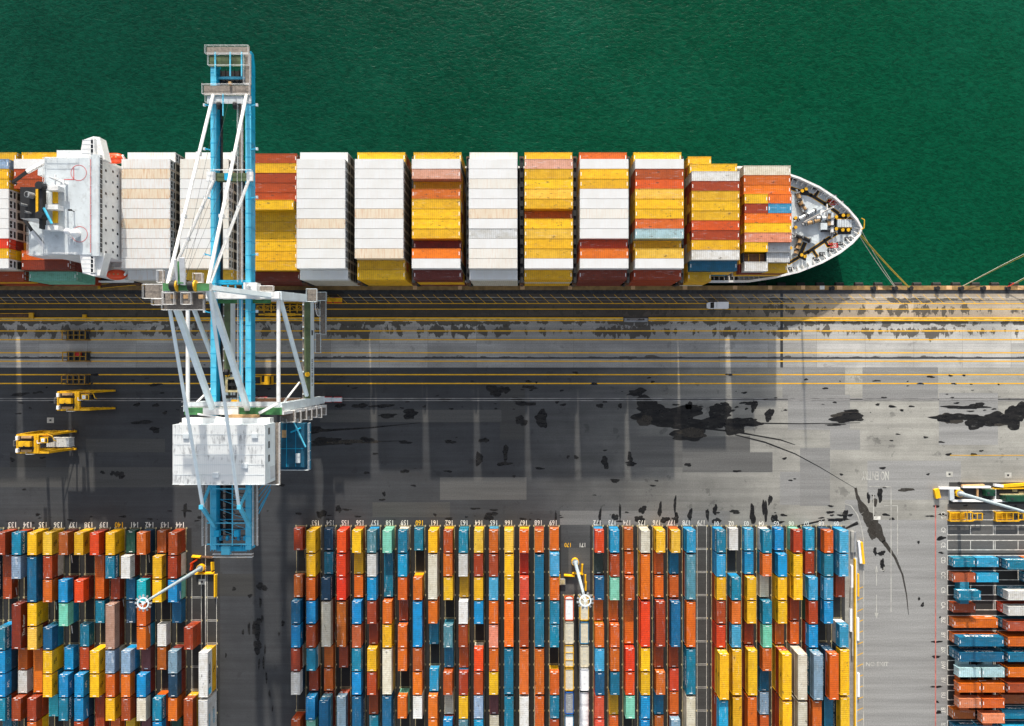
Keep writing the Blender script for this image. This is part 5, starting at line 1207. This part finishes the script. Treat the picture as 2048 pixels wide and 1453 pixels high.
# lamp masts
M['polegrey']=mat('galvanised_pole',rgb(176,192,200,.9),.5,0,.15,.5,.15)
def mast(bx,by,label,H=34.0,az=0):
    o=empty('lamp_mast',(xx(bx),yy(by),0)); tag(o,label,'lamp mast','tall lamp masts')
    m=MB(); m.tube((0,0,0),(0,0,1.3),1.05,0,20); m.tube((0,0,1.3),(0,0,1.35),.9,1,20); m.build('base',[M['yellowp'],M['grey']],o)
    m=MB(); m.tube((0,0,1.3),(0,0,H-1),.50,0,14,.30); m.cbox(.35,.3,1.3,.6,.5,1.0,0); m.build('pole',M['polegrey'],o)
    m=MB(); m.ring(0,0,H-.3,1.25,.28,.3,0,32)
    for k in range(3): a=2*math.pi*k/3+.4; m.beam((0,0,H-.15),(1.2*math.cos(a),1.2*math.sin(a),H-.15),.16,.16,0)
    m.tube((0,0,H-1),(0,0,H),.34,0,12); m.build('crown_ring',M['pale'],o)
    for k in range(12):
        a=2*math.pi*k/12+az; m=MB(); ca,sa=math.cos(a),math.sin(a); m.beam((1.35*ca,1.35*sa,H-.2),(2.0*ca,2.0*sa,H-.3),.42,.25,0); m.build('floodlight',M['grey'] if k%3 else M['spark'],o)
    return o
mast(404,1135,'pale lamp mast by lane-144 with a yellow base',32.5); mast(1150,1123,'pale lamp mast standing ahead of the tank containers',36,.2); mast(1915,986,'pale lamp mast at the corner of the lettered rows')
def barrier(px,py,L,ang,label,col='yellowp',w=.62,h=.9,taper=.2):
    m=MB(); z=.012
    m.add([(-L/2,-w/2,z),(L/2,-w/2,z),(L/2,w/2,z),(-L/2,w/2,z),(-L/2,-w*taper,h),(L/2,-w*taper,h),(L/2,w*taper,h),(-L/2,w*taper,h)],[(0,1,5,4),(1,2,6,5),(2,3,7,6),(3,0,4,7),(4,5,6,7)],0)
    o=m.build('road_barrier',M[col],loc=(xx(px),yy(py),0),rot=R(ang)); tag(o,label,'barrier','road barriers'); return o
LM='the lamp mast by lane-144'; MM='the lamp mast by the tanks'
barrier(394,1113.5,2.4,-4,'short yellow barrier on the quay side of '+LM,w=.8); barrier(416,1114.5,3.2,-4,'brown grey barrier on the quay side of '+LM,'brown',w=.6); barrier(425.5,1132,2.3,-87,'yellow barrier east of '+LM,w=.9)
barrier(411,1146.5,5.2,2,'long yellow barrier just south of '+LM,w=.7); barrier(431.5,1171,6.2,90,'long yellow barrier running south from '+LM,w=.8); barrier(389,1123,2.2,35,'orange barrier slanting west of '+LM,'orange',w=.55); barrier(384,1134,1.6,80,'orange barrier west of '+LM,'orange',w=.7)
barrier(1138.5,1151,3.0,-4,'yellow barrier lying southwest of '+MM); barrier(1155,1147,3.0,-6,'yellow barrier close south of '+MM); barrier(1164,1138,2.8,86,'yellow barrier east of '+MM); barrier(1170.5,1158,2.4,90,'upper yellow barrier in line beside the tank containers'); barrier(1171.5,1172,2.4,88,'middle yellow barrier in line beside the tank containers'); barrier(1118.5,1159,2.8,90,'yellow barrier next to lane-169')
m=MB(); m.cbox(0,0,0,1.5,1.6,.8,0); m.cbox(0,0,.8,1.2,1.3,.05,1); o=m.build('inspection_block',[M['concrete'],M['linec']],loc=(xx(1125),yy(1163),0)); tag(o,'square concrete block beside the barrier next to lane-169','block')
# row of kerb walls along the east side of lane-09
def wall(px0,py0,px1,py1,w,h,col,label,nm='low_wall'):
    m=MB(); a=Vector((xx(px0),yy(py0),0)); b=Vector((xx(px1),yy(py1),0)); m.beam((a.x,a.y,h/2+.012),(b.x,b.y,h/2+.012),w,h,0)
    o=m.build(nm,M[col]); tag(o,label,'wall' if nm=='low_wall' else 'barrier','low walls and barriers east of lane-09'); return o
wall(1708,1118,1708,1460,.35,.9,'yellowp','long thin yellow guard rail along lane-09','guard_rail'); wall(1711,1116,1711,1460,.5,.5,'lgrey','long grey kerb beside the yellow guard rail')
wall(1703,1062,1703,1104,.8,.8,'concrete','dark concrete block wall at the quay end of lane-09'); wall(1709,1064,1709,1104,.5,.5,'grey','grey steel kerb with a hooked end at lane-09','guard_rail')
wall(1702,1130,1702,1174,.55,.8,'whiteclean','white barrier nearest the quay along lane-09','road_barrier'); wall(1701,1174,1700,1214,.5,.8,'concrete','weathered concrete barrier in the line along lane-09','road_barrier'); wall(1700,1216,1700,1262,.6,.8,'whiteclean','white barrier between weathered ones along lane-09','road_barrier'); wall(1703,1262,1703,1310,.4,.8,'concrete','weathered barrier behind the light blue container of lane-09','road_barrier')
wall(1716,1082,1720,1126,.7,.8,'whiteclean','white barrier beside the leaning yellow barrier','road_barrier'); wall(1720.5,1084,1725,1127,.75,.8,'yellowp','wide yellow barrier at the aisle edge, slightly askew','road_barrier'); wall(1714.5,1147,1714.5,1192,.4,.8,'yellowp','narrow yellow barrier at the aisle edge','road_barrier'); wall(1714,1235,1714,1280,.6,.8,'whiteclean','white barrier at the aisle edge beside the stains','road_barrier'); wall(1715,1345,1715,1392,.6,.8,'whiteclean','white barrier at the aisle edge below NO EXIT','road_barrier')
# kerb wall, generators round the lamp mast with the plant yard
wall(1870,978,1874,996,1.3,.9,'yellowp','yellow barrier standing at the end of the faded red line','road_barrier')
wall(1876,976,1917,976.5,.6,.8,'whiteclean','white kerb wall west of the lamp mast with the plant yard'); wall(1922,973.5,1978,974,.55,.9,'whiteclean','white kerb wall east of the lamp mast with the plant yard'); wall(1922,972,1966,970.5,.6,.7,'copep','peach topped wall beside the white kerb wall'); wall(1986,970,2003,972,.7,.9,'whiteclean','white barrier at the start of the yellow wall','road_barrier'); wall(2003,972,2070,967,.8,.8,'yellowp','yellow barrier line along the top of the plant yard','road_barrier'); wall(1984,977,2070,976,.35,.7,'yellowp','thin yellow rail below the yellow barrier line','guard_rail')
wall(1900,977,1901,1000,1.2,.9,'lgrey','light grey wall at the west end of the plant yard'); wall(1902,1001,2012,1001.5,.55,.9,'whiteclean','long white kerb wall south of the plant yard'); wall(1953,977,1953,999,.22,.7,'copep','thin dividing wall in the plant yard near the lamp mast'); wall(1988,978,1988,999,.25,.7,'whiteclean','thin white dividing wall in the plant yard near the generators')
def genset(px,py,L,W,H,label):
    o=empty('generator',(*at(px,py,1)[:2],0)); tag(o,label,'generator','green generators')
    m=MB(); m.box(-L/2,L/2,-W/2,W/2,.1,H,0); m.box(-L/2+.2,L/2-.2,-W/2+.15,W/2-.15,H,H+.08,0); m.build('housing',M['dgreen'],o)
    m=MB(); m.tube((L*.3,0,H),(L*.3,0,H+.5),.12,0,8); m.cbox(-L*.3,0,H+.08,.6,.5,.12,0); m.build('exhaust',M['dark'],o)
    m=MB(); m.box(-L/2-.3,L/2+.1,W/2,W/2+.25,.1,.7,0); m.build('plinth',M['linec'],o)
genset(1978,985.5,2.6,1.7,1.9,'small green generator between the thin dividing walls'); genset(2035,996.5,8.4,1.6,2.6,'long green generator at the far end of the plant yard')
for px,py,t in ((2029,981,'pale concrete lid beside a divider in the plant yard'),(2042,986,'pale concrete lid nearest the long green generator')):
    m=MB(); m.cbox(0,0,.012,1.3,.7,.2,0); o=m.build('access_lid',M['linec'],loc=(xx(px),yy(py),0)); tag(o,t,'lid','access lids')
# tank containers
def tank(lane,row,frame,shell,label,kind=0,L=6.06):
    cx,y0=LANES[lane]; o=empty('tank_container',(xx(cx),yy(y0+ROW*(row+.5*(L/6.06))),.03),math.pi/2); tag(o,label,'tank container','tank containers beside lane-172')
    m=MB(); H=2.6; W=2.44
    for sx in (-1,1):
        for sy in (-1,1): m.cbox(sx*(L/2-.1),sy*(W/2-.1),0,.2,.2,H,0)
        m.beam((sx*(L/2-.1),-W/2,H-.1),(sx*(L/2-.1),W/2,H-.1),.2,.2,0); m.beam((sx*(L/2-.1),-W/2,.1),(sx*(L/2-.1),W/2,.1),.2,.2,0)
        m.beam((sx*(L/2-.15),-W/2+.1,.2),(sx*(L/2-.9),-W/2+.15,H-.3),.12,.12,0)
    for sy in (-1,1): m.beam((-L/2,sy*(W/2-.08),H-.09),(L/2,sy*(W/2-.08),H-.09),.15,.15,0); m.beam((-L/2,sy*(W/2-.08),.1),(L/2,sy*(W/2-.08),.1),.15,.15,0)
    if kind==2:
        for x in (-L/6,L/6): m.beam((x,-W/2,H-.05),(x,W/2,H-.05),.14,.12,0)
    m.build('frame',M[frame],o)
    m=MB(); r=1.05; m.tube((-L/2+.35,0,1.3),(L/2-.35,0,1.3),r,0,20); m.tube((-L/2+.12,0,1.3),(-L/2+.35,0,1.3),.7,0,20,r); m.tube((L/2-.35,0,1.3),(L/2-.12,0,1.3),r,0,20,.7); m.build('tank_shell',M[shell],o,smooth=False)
    m=MB(); m.box(-L/2+.24,L/2-.24,-1.0,1.0,2.40,2.46,0)
    for k in range(2): m.tube((-.9+k*1.9,0,2.46),(-.9+k*1.9,0,2.55),.22,0,12)
    if kind!=1:
        for k in range(9): m.box(-2.0+k*.5,-1.94+k*.5,-.42,.42,2.46,2.48,1)
    m.build('top_walkway',[M['whiteclean'] if kind==1 else (M['grey'] if shell=='grey' else M['cream']),M['lgrey']],o)
M['orangef']=mat('orange_frame_paint',rgb(232,92,30,.85),.5,0,.2,1,.2); M['teal']=mat('teal_frame_paint',rgb(20,120,165,.85),.5,0,.2,1,.2); M['cream']=mat('cream_tank_jacket',rgb(228,218,192,.82),.5,0,.12,.8,.35); M['buff']=mat('buff_tank_jacket',rgb(236,190,125,.82),.5,0,.15,.8,.3); M['bluef']=mat('royal_blue_frame_paint',rgb(5,95,185,.9),.5,0,.2,1,.2)
tank('170',3,'orangef','whiteclean','orange framed white tank container, first in its row',1); tank('170',4,'cream','cream','cream tank container behind the orange framed one'); tank('170',5,'yellow','lgrey','yellow framed tank container with two cross bars',2); tank('170',6,'yellow','cream','yellow framed cream tank container ahead of the blue one'); tank('170',7,'bluef','grey','royal blue framed dark grey tank container'); tank('170',8,'teal','whiteclean','teal framed white tank container cut by the picture edge',1)
tank('171',3,'yellow','cream','yellow framed tank container under the lamp head'); tank('171',4,'teal','buff','teal framed buff tank container'); tank('171',5,'cream','cream','cream tank container next to the yellow framed pair'); tank('171',6,'whiteclean','whiteclean','all white tank container behind a cream one',1)
def tarp():
    cx,y0=LANES['171']; o=empty('covered_trailer',(xx(cx),yy(y0+ROW*8),.03),math.pi/2); tag(o,'long white tarpaulin covered load with sagging sides','covered load')
    m=MB(); n=26; vs=[]; rr=random.Random(3)
    for i in range(n+1):
        x=-6.1+12.2*i/n
        for (y,z) in ((-1.3,.3),(-1.25,1.9),(-1.0,2.5),(0,2.65),(1.0,2.5),(1.25,1.9),(1.3,.3)): vs.append((x,y+rr.uniform(-.06,.06),z+rr.uniform(-.08,.06)-.15*(i%9==0)))
    m.add(vs,[(i*7+j,(i+1)*7+j,(i+1)*7+j+1,i*7+j+1) for i in range(n) for j in range(6)]+[(6,5,4,3,2,1,0),tuple(range(n*7,n*7+7))],0); m.build('tarpaulin',M['whiteclean'],o,smooth=True)
    m=MB(); m.box(-6.1,6.6,-1.22,1.22,.1,.3,0); m.box(6.12,6.5,-1.15,1.15,.3,2.3,0); m.build('load_bed',M['hull'],o)
tarp()
